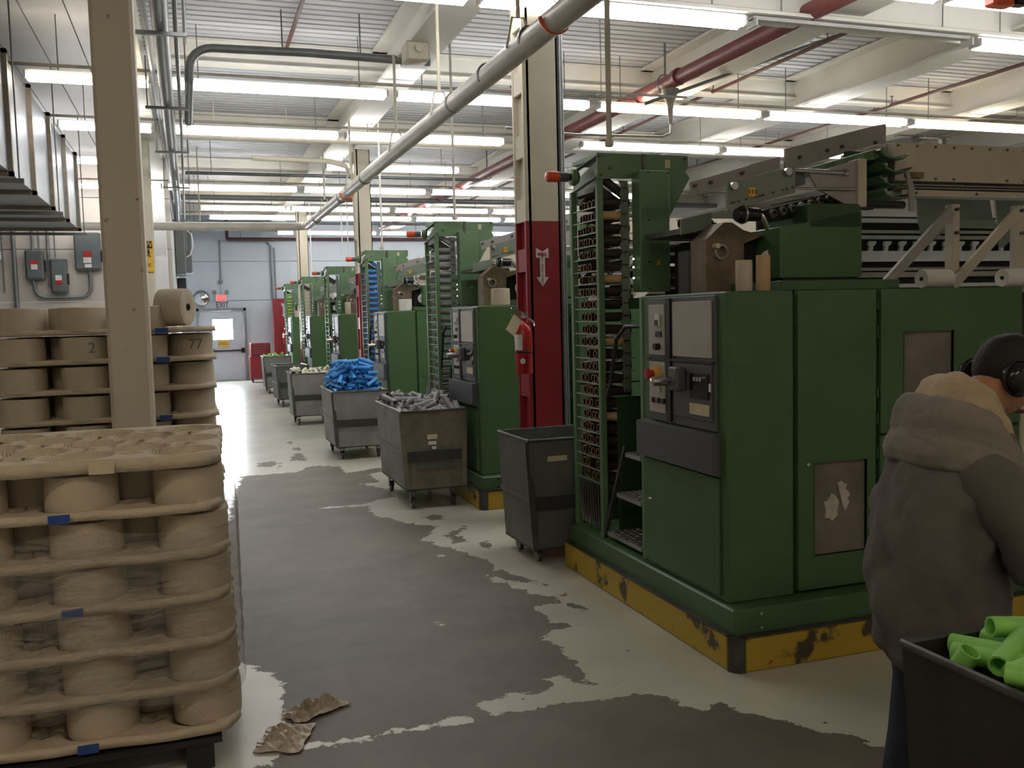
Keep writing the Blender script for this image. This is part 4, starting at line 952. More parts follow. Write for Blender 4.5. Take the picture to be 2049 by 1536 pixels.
for i, c, cn, nth in ((0, 'brown', 'dark brown', 'nearest'), (1, 'gray', 'grey', 'second'), (2, 'blue', 'blue', 'third')):
    put_tube(c, (2.475-.004*i, 5.235+PITCH*i, 2.452), rot=(0, PI/2+.62, 0), label='%s bobbin tube tilted on the feed chute at the top of the %s tower' % (cn, nth), group='')
    for j in range(6):
        put_tube(c, (2.88-.004*i, 5.12+PITCH*i, 1.795+j*.068), rot=(0, PI/2, 0), label='%s bobbin tube stacked behind the drive housing of the %s tower' % (cn, nth), group='%s tubes behind the %s drive housing' % (cn, nth))
for j, (x, yy) in enumerate(((2.60, 4.56), (2.64, 4.62), (2.70, 4.68), (2.72, 4.76))):
    put_tube('brown', (x+.06, yy, 2.159), rot=(0, PI/2, .05*j), label='brown tube lying on the small tray left of the nearest carriage', group='brown tubes on the carriage tray')
# ------------------------------------------------------------------ carts
def cart(F, w, l, zt, yaw, m, label, rail=True, side_m=None, lab=None, zb=.17, board=None):
    """F: near left corner; w along x, l along y"""
    t = empty('tube_cart', (F[0], F[1], 0), label, 'cart', 'wheeled fibre carts beside the machines')
    o = Vector((F[0], F[1], 0)); th = .012; f = .03   # slight taper at the bottom
    def wall(nm, a, b, c, d):
        # a,b bottom corners; c,d top corners (outer); thickness inward handled by prism-like box
        ctr = Vector((w/2, l/2, 0)); vs = []
        for p in (a, b, c, d): vs.append(Vector(p))
        n = ((vs[1]-vs[0]).cross(vs[3]-vs[0])).normalized()
        if n.dot(ctr-vs[0]) < 0: n = -n
        P = vs + [v+n*th for v in vs]
        P = [o+v for v in P]
        mb = MB().add(P, [(0,1,2,3), (7,6,5,4), (0,4,5,1), (1,5,6,2), (2,6,7,3), (3,7,4,0)])
        return mb.build(nm, side_m if (nm == 'front_wall' and side_m) else m, t)
    fw = wall('front_wall', (f, f, zb), (w-f, f, zb), (w, 0, zt), (0, 0, zt))
    lw = wall('left_wall', (f, f, zb), (f, l-f, zb), (0, l, zt), (0, 0, zt))
    wall('right_wall', (w-f, f, zb), (w-f, l-f, zb), (w, l, zt), (w, 0, zt))
    wall('back_wall', (f, l-f, zb), (w-f, l-f, zb), (w, l, zt), (0, l, zt))
    MB().box(o.x+f, o.x+w-f, o.y+f, o.y+l-f, zb-.015, zb).build('bottom', 'cart_band', t)
    P = [(o.x, o.y, zt), (o.x+w, o.y, zt), (o.x+w, o.y+l, zt), (o.x, o.y+l, zt)]
    mb = MB()
    for i in range(4): mb.tube([P[i], P[(i+1) % 4]], .011, 8)
    mb.build('rim', 'cart_rim', t)
    zm = zb+(zt-zb)*.36
    if rail:
        g = f*(1-(zm+.04-zb)/(zt-zb))
        MB().box(o.x+g-.006, o.x+w-g+.006, o.y+g-.012, o.y+g+.0, zm-.0, zm+.085).build('bumper_band', 'cart_band', t)
        MB().box(o.x+g-.012, o.x+g, o.y+g-.012, o.y+l-g+.006, zm+.05, zm+.085).build('bumper_band', 'cart_rim', t)
        MB().box(o.x+w-g, o.x+w-g+.012, o.y+g, o.y+l-g, zm, zm+.085).build('bumper_band', 'cart_band', t)
    for x in (f, w-f):
        MB().obox(o+Vector((x*.5 if x == f else w-f*.5, .006+f*.5-.012, (zb+zt)/2)), .022, .004, (zt-zb)/2-.01, (-math.atan2(f, zt-zb)*1, math.atan2(f, zt-zb)*(-1 if x == f else 1), 0)).build('corner_strip', 'cart_rim' if not side_m else side_m, t)
    if lab:
        for a in lab: MB().box(o.x+a[0], o.x+a[1], o.y+f*(1-(a[2]-zb)/(zt-zb))-.008, o.y+f*(1-(a[2]-zb)/(zt-zb))-.003+.004, a[2], a[3]).build('paper_label', a[4], t)
    for x in (f+.07, w-f-.07):
        for y in (f+.10, l-f-.10):
            cs = MB().box(o.x+x-.022, o.x+x-.016, o.y+y-.03, o.y+y+.03, .05, zb-.02).box(o.x+x+.016, o.x+x+.022, o.y+y-.03, o.y+y+.03, .05, zb-.02).box(o.x+x-.035, o.x+x+.035, o.y+y-.04, o.y+y+.04, zb-.03, zb-.015).build('caster_fork', 'steel_worn', t)
            MB().cyl((o.x+x, o.y+y, .05), .05, .028, 0, 14).build('wheel', 'cart_rim', cs)
    if board: MB().box(o.x+.02, o.x+w-.02, o.y+.02, o.y+l-.02, board-.015, board).build('load_board', 'cart_band', t)
    t.rotation_euler = (0, 0, yaw)
    return t
cart((2.06, 5.70), .66, .62, .845, .02, 'cart_green', 'empty dark grey cart between the nearest tower and the red column', lab=[(.13, .27, .70, .735, 'label_cream')], zb=.11)
c1_ = cart((1.66, 7.80), .57, 1.18, .870, 0, 'cart_grey', 'scuffed brown fronted cart heaped with grey tubes', side_m='cart_brown', lab=[(.22, .31, .62, .66, 'label_cream'), (.23, .30, .57, .60, 'label_white'), (.26, .30, .53, .555, 'label_white'), (.12, .46, .36, .62, 'cart_green')], zb=.185, board=.76)
c2_ = cart((1.525, 11.0), .64, 1.10, .82, 0, 'cart_grey', 'grey cart carrying the big heap of bright blue tubes', zb=.16, board=.765)
c3_ = cart((1.44, 15.0), .66, .82, .83, 0, 'cart_grey', 'grey cart with a few ivory and yellow tubes and a grey cloth', zb=.16, board=.78)
cart((1.50, 18.4), .60, .97, .80, .04, 'cart_green', 'empty dark cart between the ivory tube cart and the farthest cart', zb=.16)
cart((1.50, 21.9), .60, 1.05, .86, 0, 'cart_grey', 'farthest grey cart with lime green tubes, beside the tool chest', zb=.16, board=.785)
cart((1.625, .78), .66, 1.03, .845, 0, 'cart_black', 'black cart at the lower right corner full of lime tubes, in front of the person', rail=False, zb=.16, board=.80)
